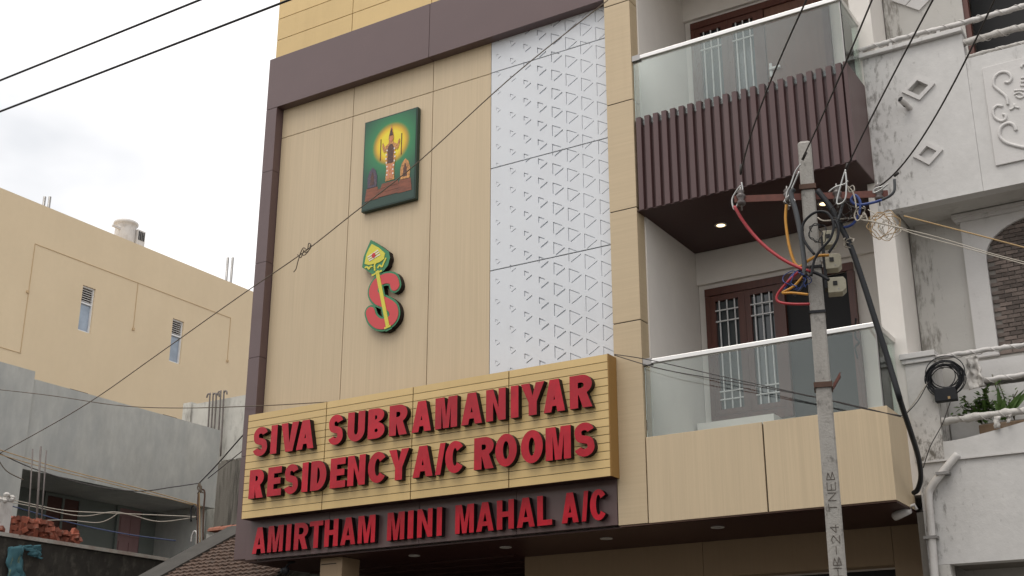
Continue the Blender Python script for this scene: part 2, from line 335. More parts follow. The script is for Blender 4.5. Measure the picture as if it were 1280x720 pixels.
# ================================================================== HOTEL
P, Wl, BK = 10.5, 10.62, 11.92          # frame plane, panel-wall plane, balcony back wall
XL, XP0, XP1, XR = -10.15, -5.36, -5.061, -2.80
hotel = thing('hotel_building', (-6.4, 13.5, 0), 'beige panelled hotel front with maroon frame, white relief strip and two glass balconies', 'building')
# core walls
bx('rear_wall', 'plaster_white', hotel, -9.98, -5.16, 10.68, 11.3, 3.60, 11.6)
bx('rear_block', 'plaster_white', hotel, -9.98, -2.93, 12.05, 20, 3.60, 11.6)
bx('end_wall', 'plaster_white', hotel, -2.925, -2.72, 11.07, 20, 3.60, 11.6)
bx('side_wall', 'plaster_white', hotel, -5.155, -5.05, 10.672, 12.04, 3.60, 9.74)
bx('balcony_wall', 'plaster_white', hotel, -5.045, -2.93, BK, 12.045, 3.60, 9.74)
bx('lintel_beam', 'plaster_white', hotel, -5.047, -2.928, BK-.045, BK-.002, 6.19, 6.552)
bx('lintel_beam', 'plaster_white', hotel, -5.047, -2.928, BK-.045, BK-.002, 9.42, 9.735)
bx('upper_ceiling', 'plaster_white', hotel, -5.06, -2.74, 10.56, 12.0, 9.745, 9.88)
bx('floor_slab', 'plaster_white', hotel, -5.048, -2.93, 10.62, BK-.002, 3.62, 3.70)
bx('floor_slab', 'plaster_white', hotel, -5.048, -2.93, 10.62, BK-.002, 6.64, 6.80)
bx('upper_fascia', 'gold_panel', hotel, -5.055, -2.72, 10.52, 10.60, 9.70, 11.6)
bx('roof_slab', 'plaster_white', hotel, -10.1, -2.75, 10.64, 20, 11.602, 11.75)
bx('panel_backing', 'joint', hotel, -9.97, -5.365, 10.648, 10.676, 3.6, 9.75)
# wood laminate panels
G = .004
xs = [-9.974, -8.841, -7.664, -6.866]
for i in range(3):
    for z0, z1 in ((5.0, 8.690), (8.690, 9.16)):
        bx('facade_panel', 'laminate', hotel, xs[i]+G, xs[i+1]-G, Wl, 10.645, z0+G, z1-G, bevel=.002)
# white relief panels: tilted triangular facets, larger towards the pillar
def relief_panel(z0, z1):
    m = MB(); x0, x1 = -6.862, -5.364; nc = 8; dx = (x1-x0)/nc; dz = .225; gd = .016
    z0 += .006; z1 -= .006
    for c in range(nc):
        cx0, cx1 = x0+c*dx, x0+(c+1)*dx; off = (c % 2)*dz/2
        side = (.055, .075, .10, .125, .145, .165, .178, .178)[c]; hh = min(side*.92, dx*.80)
        g1 = (.004, .006, .009, .011, .009, .007, .006, .006)[c]; g2 = (.009, .010, .016, .020, .018, .013, .010, .009)[c]
        zc = math.floor((z0-off)/dz)*dz+off
        while zc < z1:
            a, b = max(zc, z0), min(zc+dz, z1); cm = zc+dz/2; xm = (cx0+cx1)/2-hh/2
            if b-a > .004:
                TL, BL, R_ = (xm, cm+side/2), (xm, cm-side/2), (xm+hh, cm)
                rect = [(cx0,a),(cx1,a),(cx1,b),(cx0,b)]; holes = []
                lp = lambda p, q, t: (p[0]+(q[0]-p[0])*t, p[1]+(q[1]-p[1])*t)
                E1 = lp(TL, R_, .80 if c > 3 else .62); E0 = lp(TL, BL, .92 if c > 3 else .6)
                d1 = (R_[0]-TL[0], R_[1]-TL[1]); dl = math.hypot(*d1); nx_, nz_ = -d1[1]/dl*-1, d1[0]/dl*-1
                gam = [E0, (E0[0]+g1, E0[1]), (TL[0]+g1, TL[1]-g1*1.9), (E1[0], E1[1]-g1*1.15), E1, TL]
                B0, B1 = lp(BL, R_, .16), lp(BL, R_, .94); o_ = .008 if c < 5 else .004
                dia = [(B0[0]+o_, B0[1]-o_-g2), (B1[0]+o_, B1[1]-o_-g2), (B1[0]+o_, B1[1]-o_), (B0[0]+o_, B0[1]-o_)]
                def clipz(poly, z_, sg):
                    out = []
                    for i in range(len(poly)):
                        p_, q_ = poly[i-1], poly[i]; ip, iq = (p_[1]-z_)*sg >= 0, (q_[1]-z_)*sg >= 0
                        if ip != iq: t_ = (z_-p_[1])/(q_[1]-p_[1]); out.append((p_[0]+(q_[0]-p_[0])*t_, z_))
                        if iq: out.append(q_)
                    return out
                for h in (gam, dia):
                    h = clipz(h, a+.002, 1); h = clipz(h, b-.002, -1) if len(h) > 2 else h
                    if len(h) < 3 or max(p[1] for p in h)-min(p[1] for p in h) < .004: continue
                    if min(p[0] for p in h) > cx0+.001 and max(p[0] for p in h) < cx1-.001: holes.append(h)
                flat = rect+[p for h in holes for p in h]
                V3 = [[Vector((p[0],p[1],0)) for p in q] for q in [rect]+holes]; fs = []
                for t in tessellate_polygon(V3):
                    A_, B_, C_ = [flat[i] for i in t]
                    fs.append(tuple(t) if (B_[0]-A_[0])*(C_[1]-A_[1])-(B_[1]-A_[1])*(C_[0]-A_[0]) > 0 else tuple(reversed(t)))
                m.add([(p[0], Wl, p[1]) for p in flat], fs)
                for h in holes:
                    k = len(h); m.add([(p[0], Wl, p[1]) for p in h]+[(p[0], Wl+gd, p[1]) for p in h], [(i, (i+1)%k, (i+1)%k+k, i+k) for i in range(k)])
            zc += dz
    m.add([(x0,Wl+gd,z0),(x1,Wl+gd,z0),(x1,Wl+gd,z1),(x0,Wl+gd,z1)], [(0,1,2,3)])
    for (ax, az, bx_, bz) in ((x0,z0,x1,z0),(x1,z0,x1,z1),(x1,z1,x0,z1),(x0,z1,x0,z0)):
        m.add([(ax,Wl,az),(bx_,Wl,bz),(bx_,Wl+.02,bz),(ax,Wl+.02,az)], [(0,3,2,1)])
    return m.build('relief_panel', 'relief_white', hotel)
for z0, z1 in ((5.0, 6.316), (6.316, 7.510), (7.510, 8.694), (8.694, 9.16)): relief_panel(z0, z1)
# maroon frame
def frame_piece(*a, name='frame_panel'): return bx(name, 'maroon_panel', hotel, *a, bevel=.002)
zz = [3.50, 4.66, 5.83, 7.015, 8.215, 9.078]
for i in range(5): frame_piece(XL, -9.976, P, 10.64, zz[i]+.002, zz[i+1]-.002)
frame_piece(XL, -7.656, P, 10.64, 9.082, 9.80); frame_piece(-7.650, XP0-.003, P, 10.64, 9.082, 9.80)
bx('frame_return', 'maroon_panel', hotel, XL+.003, -9.98, 10.642, 11.29, 3.503, 11.58)
# gold cladding above the frame: long planks
row = .315; zt = 9.806
for r in range(6):
    for xa, xb in ((-10.14, -8.905), (-8.895, -7.70), (-7.69, -6.5), (-6.49, XP0-.004)):
        bx('gold_plank', 'gold_panel', hotel, xa, xb, 10.59, 10.615, zt+r*row+.005, zt+(r+1)*row-.005)
bx('plank_backing', 'joint', hotel, -10.13, XP0-.006, 10.612, 10.638, 9.804, 11.7)
# pillar cladding
zp = [3.474, 5.428, 6.605, 7.806, 8.98, 10.15, 11.3]
for i in range(6):
    bx('pillar_panel', 'laminate_cross', hotel, XP0, XP1, P, 10.668, zp[i]+.005, zp[i+1]-.005, bevel=.002)
bx('pillar_core', 'joint', hotel, XP0+.006, XP1-.006, P+.006, 10.66, 3.48, 11.29)
# lower balcony: laminate front panels, side return, glass, rail
for xa, xb in ((XP1+.012, -3.914), (-3.900, XR)):
    bx('balcony_panel', 'laminate', hotel, xa, xb, P-.002, P+.022, 3.475, 4.27, bevel=.002)
bx('balcony_panel', 'laminate', hotel, XR-.022, XR-.001, P+.024, 11.1, 3.475, 4.268)
bx('balcony_kerb', 'joint', hotel, XP1+.02, XR-.024, P+.024, P+.11, 3.48, 4.255)
bx('panel_drip', 'rust_dark', hotel, XP0+.01, XR-.002, P+.004, P+.03, 3.462, 3.474)
def balcony_glass(z0, z1, zr, xr):
    xm = -3.75
    bx('glass_panel', 'glass_balcony', hotel, XP1+.01, xr-.012, P+.030, P+.042, z0, z1)
    bx('glass_panel', 'glass_balcony', hotel, xr-.012, xr, P+.047, 11.06, z0, z1)
    o = bx('hand_rail', 'steel', hotel, XP1+.012, xr+.012, P+.012, P+.060, zr-.023, zr+.023, bevel=.006)
    o = bx('hand_rail', 'steel', hotel, xr-.030, xr+.010, P+.062, 11.07, zr-.026, zr+.026, bevel=.006)
    bx('rail_bracket', 'steel_dull', hotel, XP1+.002, XP1+.09, P+.008, P+.064, zr-.031, zr+.031)
    bx('glass_edge', 'steel_dull', hotel, xr-.012, xr-.004, P+.028, P+.046, z0, z1)
balcony_glass(4.258, 4.985, 5.0, -2.83)
balcony_glass(7.50, 8.25, 8.272, -2.86)
# wall sill box behind the lower glass
bx('sill_box', 'plaster_white', hotel, -5.02, -4.21, 11.64, BK-.062, 3.70, 4.63)
# upper balcony: fluted maroon slats
slat_me = None; ns = 23; pit = (2.17)/ns; x0 = -5.045
for i in range(ns):
    m = MB(); w0, w1 = .024, .030
    m.prism([[(-w1, 0), (w1, 0), (w1, 1.0), (-w1, 1.0)]], 0, .045)
    if slat_me is None:
        s_ = MB(); z = 1.018
        prof = [(-.031, .046), (-.026, 0), (.026, 0), (.031, .046)]
        vs = [(a, b, 0) for a, b in prof]+[(a, b, z) for a, b in prof]
        s_.add(vs, [(0,1,5,4),(1,2,6,5),(2,3,7,6),(3,0,4,7),(3,2,1,0),(4,5,6,7)])
        o = s_.build('fluted_slat', 'maroon_slat', hotel); slat_me = o.data
        setpar(o, hotel); o.location = (x0+pit*(i+.4), P+.002, 6.562)
    else:
        o = link('fluted_slat', slat_me, hotel, (x0+pit*(i+.4), P+.002, 6.562))
bx('slat_backing', 'maroon_slat', hotel, -5.055, -2.872, P+.047, P+.07, 6.563, 7.565)
bx('slat_side', 'maroon_slat', hotel, -2.872, -2.85, P+.02, 11.06, 6.563, 7.575)
bx('slat_corner', 'maroon_slat', hotel, -2.885, -2.848, P+.0, P+.019, 6.563, 7.58)
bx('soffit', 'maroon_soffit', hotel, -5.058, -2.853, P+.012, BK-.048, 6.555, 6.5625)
bx('slab_edge', 'joint', hotel, -5.05, -2.90, P+.072, 10.6, 6.58, 7.50)
# canopy soffit over the ground floor
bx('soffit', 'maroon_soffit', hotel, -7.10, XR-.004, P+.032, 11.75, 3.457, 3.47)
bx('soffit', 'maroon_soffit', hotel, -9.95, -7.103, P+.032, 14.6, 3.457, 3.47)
bx('slab_over_canopy', 'plaster_white', hotel, -9.95, -2.93, 10.66, 19.9, 3.473, 3.598)
# ground floor
bx('shop_wall', 'lobby_wall', hotel, -7.10, -5.06, 11.70, 11.9, 0, 3.455)
bx('shop_wall', 'lobby_wall', hotel, -5.055, -3.20, 11.70, 11.9, 3.11, 3.455)
bx('shop_wall', 'lobby_wall', hotel, -3.195, -2.80, 11.70, 11.9, 0, 3.455)
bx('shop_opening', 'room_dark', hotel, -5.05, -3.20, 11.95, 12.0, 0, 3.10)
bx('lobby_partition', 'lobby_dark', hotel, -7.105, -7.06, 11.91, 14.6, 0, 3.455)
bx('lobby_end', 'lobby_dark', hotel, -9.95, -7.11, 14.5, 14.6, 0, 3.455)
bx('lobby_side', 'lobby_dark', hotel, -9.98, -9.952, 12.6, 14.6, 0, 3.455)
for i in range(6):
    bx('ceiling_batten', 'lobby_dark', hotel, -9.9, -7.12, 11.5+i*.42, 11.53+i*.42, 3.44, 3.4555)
col_ = thing_loc = None
bx('column', 'lobby_wall', hotel, -9.02, -8.72, P+.14, P+.44, 0, 3.455, bevel=.006)
bx('column_band', 'joint', hotel, -9.0, -8.80, P+.134, P+.1395, 3.385, 3.393)
bx('side_column', 'cement_dark', hotel, -2.80, -2.74, 11.1, 11.7, 0, 3.455)
bx('lobby_floor', 'paving', hotel, -9.98, -2.8, 10.45, 14.6, .0, .16)
def downlight(x, y, z, lit):
    m = MB().lathe((x, y, z), [(.062, 0), (.062, -.007), (.045, -.009), (.043, -.002)], 20)
    o = m.build('downlight', 'lamp_ring', hotel)
    MB().lathe((x, y, z-.003), [(.043, 0), (.043, -.002)], 20).build('diffuser', 'lamp_lit' if lit else 'lamp_off', o)
for q in ((518, 694.5), (632, 684), (758, 673), (897, 659)):
    p = atz(q[0], q[1], 3.455); downlight(p.x, p.y, 3.4565, False)
for q in ((901, 281), (1030, 254)):
    p = atz(q[0], q[1], 6.555); downlight(p.x, p.y, 6.5545, True)
# ---- doors and windows of the balconies
def window_leaf(root, xa, xb, za, zb, y, horiz):
    # wooden sash round a dark pane with a white grille before it
    t = .06
    for a in ((xa-t, xa, za-t, zb+t), (xb, xb+t, za-t, zb+t), (xa, xb, zb, zb+t), (xa, xb, za-t, za)):
        bx('sash', 'door_wood', root, a[0], a[1], y-.05, y, a[2], a[3])
    bx('pane', 'pane_dark', root, xa, xb, y-.012, y-.006, za, zb)
    w = xb-xa
    for k in range(1, 4):
        x = xa+w*(k-.5)/3
        bx('grille_bar', 'grille_white', root, x-.0055, x+.0055, y-.046, y-.034, za, zb)
    for z in horiz:
        bx('grille_bar', 'grille_white', root, xa, xb, y-.060, y-.0465, z-.0055, z+.0055)
def balcony_opening(dz, open_door):
    y = BK-.003
    wn = bx('window', 'door_wood', hotel, -4.955, -4.10, y-.03, y, 6.035+dz, 6.115+dz)
    bx('frame', 'door_wood', wn, -4.955, -4.905, y-.06, y, 4.64+dz, 6.033+dz)
    bx('frame', 'door_wood', wn, -4.53, -4.515, y-.06, y, 4.64+dz, 6.033+dz)
    bx('frame', 'door_wood', wn, -4.15, -4.085, y-.06, y, 4.64+dz, 6.033+dz)
    bx('frame', 'door_wood', wn, -4.905, -4.15, y-.058, y, 4.64+dz, 4.735+dz)
    bx('frame', 'door_wood', wn, -4.955, -3.36, y-.064, y-.0305, 6.036+dz, 6.118+dz)
    hz = [4.90+dz, 4.985+dz, 5.74+dz, 5.86+dz]
    window_leaf(wn, -4.845, -4.59, 4.80+dz, 5.97+dz, y-.004, hz)
    window_leaf(wn, -4.455, -4.21, 4.80+dz, 5.97+dz, y-.004, hz)
    dr = bx('door_frame', 'door_wood', hotel, -3.425, -3.36, y-.06, y, 3.70+dz, 6.033+dz)
    if open_door:
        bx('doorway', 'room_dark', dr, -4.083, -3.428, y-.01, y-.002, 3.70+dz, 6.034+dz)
    else:
        bx('door_leaf', 'door_wood_plain', dr, -4.08, -3.43, y-.04, y-.004, 3.70+dz, 6.034+dz)
        h = bx('door_handle', 'grille_white', dr, -4.06, -4.03, y-.055, y-.041, 5.18+dz, 5.34+dz)
        bx('lever', 'grille_white', h, -4.055, -3.93, y-.085, y-.056, 5.25+dz, 5.275+dz)
balcony_opening(0, True)
balcony_opening(3.235, False)
# a hanging black flex behind the lower glass
MB().tube(smoothpts([at(1070,398,11.7), at(1069,420,11.7), at(1074,428,11.7), at(1069,434,11.7), at(1072,448,11.7)]), .009, 6).build('hanging_flex', 'cable_black', hotel, True)

# ================================================================== LETTERING
def glyph(ch, w, h, t):
    th = t*.82
    if ch == 'I': return [[(0,0),(w,0),(w,h),(0,h)]]
    if ch == 'L': return [[(0,0),(w,0),(w,th),(t,th),(t,h),(0,h)]]
    if ch == 'T': a, b = (w-t)/2, (w+t)/2; return [[(a,0),(b,0),(b,h-th),(w,h-th),(w,h),(0,h),(0,h-th),(a,h-th)]]
    if ch == 'H': a, b = .42*h, .42*h+th; return [[(0,0),(t,0),(t,a),(w-t,a),(w-t,0),(w,0),(w,h),(w-t,h),(w-t,b),(t,b),(t,h),(0,h)]]
    if ch == 'E':
        a, b = h/2-th*.42, h/2+th*.5
        return [[(0,0),(w,0),(w,th),(t,th),(t,a),(.92*w,a),(.92*w,b),(t,b),(t,h-th),(.97*w,h-th),(.97*w,h),(0,h)]]
    if ch == 'N': t *= .92; return [[(0,0),(t,0),(t,.60*h),(w-t,0),(w,0),(w,h),(w-t,h),(w-t,.40*h),(t,h),(0,h)]]
    if ch == 'M':
        s = t*.86; c = w/2
        return [[(0,0),(s,0),(s,.74*h),(c-s*.46,0),(c+s*.46,0),(w-s,.74*h),(w-s,0),(w,0),(w,h),(w-s*1.42,h),(c,.36*h),(s*1.42,h),(0,h)]]
    if ch == 'V': t *= 1.05; c = w/2; return [[(0,h),(c-t*.54,0),(c+t*.54,0),(w,h),(w-t,h),(c,.30*h),(t,h)]]
    if ch == 'Y': c = w/2; t *= 1.02; return [[(0,h),(c-t/2,.40*h),(c-t/2,0),(c+t/2,0),(c+t/2,.40*h),(w,h),(w-t*1.06,h),(c,.60*h),(t*1.06,h)]]
    if ch == '/': t *= .72; return [[(0,0),(t,0),(w,h),(w-t,h)]]
    if ch == 'A':
        c = w/2; e = t*.56; sl = (c-e)/h; tt = t*.93; a, b = .18*h, .18*h+th*.85
        xa, xb = tt+sl*a, tt+sl*b; ap = min((c-tt)/sl, .82*h)
        return [[(0,0),(tt,0),(xa,a),(w-xa,a),(w-tt,0),(w,0),(c+e,h),(c-e,h)], [(xb,b),(c,ap),(w-xb,b)]]
    if ch == 'U':
        r = w/2; ry = min(.36*h, r*1.15)
        return [[(0,h)]+arc(r,ry,r,ry,180,360,14)+[(w,h),(w-t,h)]+arc(r,ry,r-t,ry-th,360,180,14)+[(t,h)]]
    if ch == 'O': return [arc(w/2,h/2,w/2,h/2*1.02,0,360,28)[:-1], arc(w/2,h/2,w/2-t,h/2*1.02-th,0,360,28)[:-1]]
    if ch == 'D': return [[(0,0)]+arc(w*.42,h/2,w*.58,h/2,-90,90,16)+[(0,h)], [(t,th)]+arc(w*.42,h/2,w*.58-t,h/2-th,-90,90,14)+[(t,h-th)]]
    if ch == 'C':
        o = arc(w/2,h/2,w/2,h/2*1.02,38,322,24); i = arc(w/2,h/2,w/2-t,h/2*1.02-th,322,38,24)
        o = [(min(p[0], w), p[1]) for p in o]; return [o+i]
    if ch == 'B':
        m_ = .53*h; r1 = (h-m_)/2; r2 = m_/2
        return [[(0,0)]+arc(w*.52,r2,w*.48,r2,-90,78,10)+arc(w*.50,m_+r1,w*.45,r1,-76,90,10)+[(0,h)],
                [(t,th)]+arc(w*.5,r2,w*.5-t,max(r2-th,.02),-90,90,8)+[(t,m_-th*.5+.002 if False else 2*r2-th)],
                [(t,m_+th*.45)]+arc(w*.48,(m_+th*.45+h-th)/2,w*.47-t,(h-th-m_-th*.45)/2,-90,90,8)+[(t,h-th)]]
    if ch == 'R':
        m_ = .42*h; r = (h-m_)/2
        return [[(0,0),(t,0),(t,m_*.93),(w*.40,m_*.93),(w-t*1.12,0),(w,0),(w*.76,m_*1.05)]+arc(w*.54,m_+r,w*.46,r,-58,90,12)+[(0,h)],
                [(t,m_+th*.78)]+arc(w*.5,(m_+th*.78+h-th)/2,w*.5-t*.98,(h-th-m_-th*.78)/2,-90,90,8)+[(t,h-th)]]
    if ch == 'S':
        rx = (w-t)/2; yu, yl = h*.725, h*.275; ru = h-th/2-yu; rl = yl-th/2
        ru = (h*1.01-th/2)-yu
        ru = h*1.01-th/2-yu; mid = h*.5
        up = arc(w/2, yu, rx*.97, ru, 12, 180, 14); lo = arc(w/2, yl, rx, yl+h*.01-th/2, 0, -168, 14)
        c1 = [(w/2-rx*.97+0, yu), (w/2-rx*.80, mid+.065*h), (w/2-rx*.30, mid+.015*h), (w/2+rx*.30, mid-.015*h), (w/2+rx*.82, mid-.07*h), (w/2+rx, yl)]
        cc = [(p.x, p.y) for p in smoothpts([(a, b, 0) for a, b in c1], 4)]
        return [stroke(up[:-1]+cc[:-1]+lo, t*.82)]
    return [[(0,0),(w,0),(w,h),(0,h)]]
def letters(parent, spec, z0, h, yf, yb, ymid, t):
    for ch, a, b in spec:
        x0 = at(a, ymid(a), yf).x; x1 = at(b, ymid(b), yf).x
        m = MB().prism([[(p[0]+x0, p[1]+z0) for p in lp] for lp in glyph(ch, x1-x0, h, t)], yf, yb, 0, 1)
        o = m.build('letter', ['letter_red', 'letter_side'], parent); o['label'] = 'letter '+ch if ch != '/' else 'slash stroke'
sign = thing('sign_board', (-7.62, 10.45, 3.91), 'large gold plank sign box with raised red letters reading SIVA SUBRAMANIYAR RESIDENCY A/C ROOMS', 'sign')
SF = 10.33; sx = [-9.913, -8.777, -7.620, -6.447, -5.338]; z0s, z1s = 3.912, 5.085
bx('box_core', 'joint', sign, -9.908, -5.343, SF+.014, P-.003, z0s+.006, z1s-.006)
bx('edge_panel', 'gold_edge', sign, -5.343, -5.334, SF+.002, P-.003, z0s, z1s)
bx('edge_panel', 'gold_edge', sign, -9.9125, -5.3435, SF+.016, P-.003, z1s-.006, z1s+.002)
bx('edge_panel', 'rust_steel', sign, -9.921, -9.909, SF+.002, P-.003, z0s, z1s)
bx('base_panel', 'maroon_soffit', sign, -9.9085, -5.3435, SF+.016, P-.003, z0s+.001, z0s+.0055)
nr = 15; rh = (z1s-z0s)/nr
for i in range(4):
    for r in range(nr):
        bx('plank', 'gold_panel', sign, sx[i]+(.006 if i else 0), sx[i+1]-.006, SF, SF+.013, z0s+r*rh+(.0032 if r else 0), z0s+(r+1)*rh-.0032)
l1 = [('S',316,335),('I',338.5,346.3),('V',351,373),('A',371,392.5),('S',410,429.5),('U',434.5,456),('B',460,481),('R',486.5,509),('A',515,539),
      ('M',544,571.5),('A',576.7,602.5),('N',607.5,632),('I',638.4,648),('Y',651,680.5),('A',679.5,706),('R',712,740)]
l2 = [('R',311.5,329.5),('E',334.5,352),('S',355,373.5),('I',377.5,385),('D',388.5,408),('E',412.8,432),('N',434.5,456.5),('C',460,484),('Y',485.8,511),
      ('A',516,541),('/',544,556.5),('C',556.5,581),('R',592.5,617),('O',619,646),('O',651,678.5),('M',682,713.5),('S',717,744)]
l3 = [('A',316,332.5),('M',335,354),('I',358,363.8),('R',367.8,385),('T',386.8,403.5),('H',405.6,422.7),('A',426,444.5),('M',447.5,469),('M',484,505.5),('I',509.7,516.7),
      ('N',521.5,540.5),('I',546,552.3),('M',569,592.3),('A',595.5,617),('H',621,642.3),('A',646,668.3),('L',671.5,690),('A',702,723),('/',727,735.5),('C',737.5,759)]
letters(sign, l1, 4.575, .322, 10.262, SF-.002, lambda x: 549-(x-340)*(549-491)/373, .090)
letters(sign, l2, 4.108, .318, 10.262, SF-.002, lambda x: 604-(x-312)*(604-556)/378, .089)
strip = thing('lettered_strip', (-7.7, 10.48, 3.48), 'maroon fascia strip under the gold sign with red letters reading AMIRTHAM MINI MAHAL A/C', 'sign')
stx = [-9.974, -8.80, -7.62, -6.46, -5.364]
for i in range(4): bx('strip_panel', 'maroon_panel', strip, stx[i]+.002, stx[i+1]-.002, P-.006, P+.03, 3.485, 3.985, bevel=.002)
letters(strip, l3, 3.535, .284, 10.43, P-.008, lambda x: 673-(x-320)*(673-640)/352, .063)

# ================================================================== WALL PICTURE AND EMBLEM
pc = Vector((-8.215, 10.55, 7.935))
pic = thing('wall_picture', (-8.19, 10.6, 7.33), 'green framed picture board with a golden standing figure before a yellow disc', 'picture')
hw, hh = .385, .578
bx('board', 'green_edge', pic, pc.x-hw, pc.x+hw, 10.555, 10.617, pc.z-hh, pc.z+hh, bevel=.006)
me = MB().add([(-hw+.018,0,-hh+.018),(hw-.018,0,-hh+.018),(hw-.018,0,hh-.018),(-hw+.018,0,hh-.018)], [(0,1,2,3)])
o = me.build('print', 'print_halo', pic); o.location = (pc.x, 10.552, pc.z)
def pprism(name, m, loops, k):
    MB().prism([[(pc.x+a, pc.z+b) for a, b in lp] for lp in loops], 10.550-k*.0015, 10.5515-k*.0005).build(name, m, pic)
fx = .02
K = .86
half = [(.075,-.27),(.066,-.12),(.080,-.02),(.062,.06),(.075,.115),(.11,.10),(.135,.14),(.150,.20),(.140,.235),(.118,.205),(.108,.165),(.085,.185),(.042,.205),(.034,.235),(.044,.262),(.040,.30),(.028,.335),(.020,.375),(.010,.41)]
fig = [(fx+a_*K, b_) for a_, b_ in half]+[(fx, .44)]+[(fx-a_*K, b_) for a_, b_ in half[::-1]]
pprism('printed_figure', 'print_gold', [fig], 2)
pprism('printed_drape', 'print_dark', [[(fx-.045,-.05),(fx+.045,-.05),(fx+.04,.05),(fx+.05,.13),(fx+.02,.19),(fx-.02,.19),(fx-.05,.13),(fx-.04,.05)]], 3)
for sg in (-1, 1):
    pprism('printed_leg', 'print_legs', [[(fx+sg*.008,-.25),(fx+sg*.040,-.25),(fx+sg*.046,-.06),(fx+sg*.008,-.06)][::sg]], 3)
    for j in range(7):
        gx, gz = fx+sg*(.052+.012*math.sin(j*.9)), .12-j*.052
        pprism('printed_garland', 'print_white', [[(gx+.009*math.cos(a_), gz+.012*math.sin(a_)) for a_ in [q_*math.pi/4 for q_ in range(8)]]], 3.6)
    pprism('printed_staff', 'print_dark', [[(fx+sg*.150-.005,.02),(fx+sg*.150+.005,.02),(fx+sg*.150+.005,.29),(fx+sg*.150-.005,.29)]], 1.6)
pprism('printed_face', 'print_legs', [[(fx+.022*math.cos(a), .255+.032*math.sin(a)) for a in [k*math.pi/6 for k in range(12)]]], 4)
pprism('printed_crown', 'print_dark', [[(fx-.026,.30),(fx+.026,.30),(fx+.012,.36),(fx,.40),(fx-.012,.36)]], 4)
for k, (w, z) in enumerate(((.13, -.31), (.18, -.365), (.24, -.42))):
    pprism('printed_step', 'print_steps', [[(fx-w, z-.03), (fx+w, z-.03), (fx+w-.02, z+.022), (fx-w+.02, z+.022)]], 1+.1*k)
for sx_, mm in ((-.235, 'print_violet'), (.235, 'print_gold')):
    pprism('printed_shrine', mm, [[(sx_-.065,-.30),(sx_+.065,-.30),(sx_+.07,-.17),(sx_+.045,-.09),(sx_,-.045),(sx_-.045,-.09),(sx_-.07,-.17)]], 1.5)
    pprism('printed_idol', 'print_dark', [[(sx_-.03,-.27),(sx_+.03,-.27),(sx_+.022,-.16),(sx_,-.10),(sx_-.022,-.16)]], 2.5)
    pprism('printed_plinth', 'print_steps', [[(sx_-.10,-.46),(sx_+.10,-.46),(sx_+.08,-.305),(sx_-.08,-.305)]], .8)

emb = thing('emblem', (-8.1, 10.6, 5.9), 'green edged red letter S emblem crossed by a yellow leaf-headed spear', 'emblem')
EY = 10.545
def ez(x, y): p = at(440+x/5.1375, 290+y/5.143, EY); return (p.x, p.z)
def cat2(pts, sub=6, closed=False):
    q = [Vector((a, b, 0)) for a, b in pts]
    if closed:
        q = q[-2:]+q+q[:2]; s_ = smoothpts(q, sub); s_ = s_[2*sub:len(s_)-1-2*sub+0]
        return [(p.x, p.y) for p in s_][:len(pts)*sub]
    return [(p.x, p.y) for p in smoothpts(q, sub)]
scl = cat2([ez(*q) for q in ((278,345),(262,305),(215,300),(160,330),(138,385),(165,432),(215,455),(262,490),(268,545),(228,585),(175,590),(135,560),(118,515))], 5)
def capstroke(pts, w):
    s_ = stroke(pts, w); n_ = len(pts)
    def cap(c, a, b):
        a0 = math.atan2(a[1]-c[1], a[0]-c[0]); out = []
        for k in range(1, 6): an = a0-math.pi*k/6; out.append((c[0]+w/2*math.cos(an), c[1]+w/2*math.sin(an)))
        return out
    L_, R_ = s_[:n_], s_[n_:][::-1]
    return L_+cap(pts[-1], L_[-1], R_[-1])+R_[::-1]+cap(pts[0], R_[0], L_[0])
sw = .136
def ribbon(pts, w, y0, y1, caps=True):
    # an even band along a curve, laid quad by quad, with round ends
    m_ = MB(); n_ = len(pts); s_ = stroke(pts, w); L1, R1 = s_[:n_], s_[n_:][::-1]
    def fan(c, a, sg):
        a0 = math.atan2(a[1]-c[1], a[0]-c[0]); return [(c[0]+w/2*math.cos(a0+sg*math.pi*k_/8), c[1]+w/2*math.sin(a0+sg*math.pi*k_/8)) for k_ in range(9)]
    for i_ in range(n_-1):
        q_ = [L1[i_], R1[i_], R1[i_+1], L1[i_+1]]
        m_.add([(p_[0], y0, p_[1]) for p_ in q_]+[(p_[0], y1, p_[1]) for p_ in q_], [(0,1,2,3)])
        k_ = len(m_.v)-8
        for a_, b_ in ((0, 3), (1, 2)): m_.f.append((k_+a_, k_+b_, k_+b_+4, k_+a_+4)); m_.m.append(1)
    for c_, a_, sg in ((pts[0], L1[0], 1), (pts[-1], L1[-1], -1)):
        f_ = fan(c_, a_, sg); k_ = len(m_.v); N_ = len(f_)
        m_.v += [(p_[0], y0, p_[1]) for p_ in f_]+[(p_[0], y1, p_[1]) for p_ in f_]; m_.f.append(tuple(range(k_, k_+N_))); m_.m.append(0)
        for i_ in range(N_-1): m_.f.append((k_+i_, k_+i_+1, k_+i_+1+N_, k_+i_+N_)); m_.m.append(1)
    return m_
ribbon(scl, sw+.030, EY, 10.615).build('letter_backing', ['emblem_green', 'letter_side'], emb)
ribbon(scl, sw-.016, EY-.006, EY-.001).build('letter_face', ['emblem_red', 'emblem_red'], emb)
leaf = [ez(*q) for q in ((122,50),(180,85),(238,128),(246,165),(232,215),(205,250),(190,262),(140,280),(100,250),(66,228),(76,160),(98,105))]
MB().prism([leaf], EY-.004, 10.614, 0, 1).build('spear_backing', ['emblem_green', 'letter_side'], emb)
MB().prism([[ez(*q) for q in ((130,78),(178,104),(215,138),(208,175),(180,196),(150,205),(110,214),(84,206),(94,150),(112,108))]], EY-.010, EY-.005).build('spear_head', 'emblem_yellow', emb)
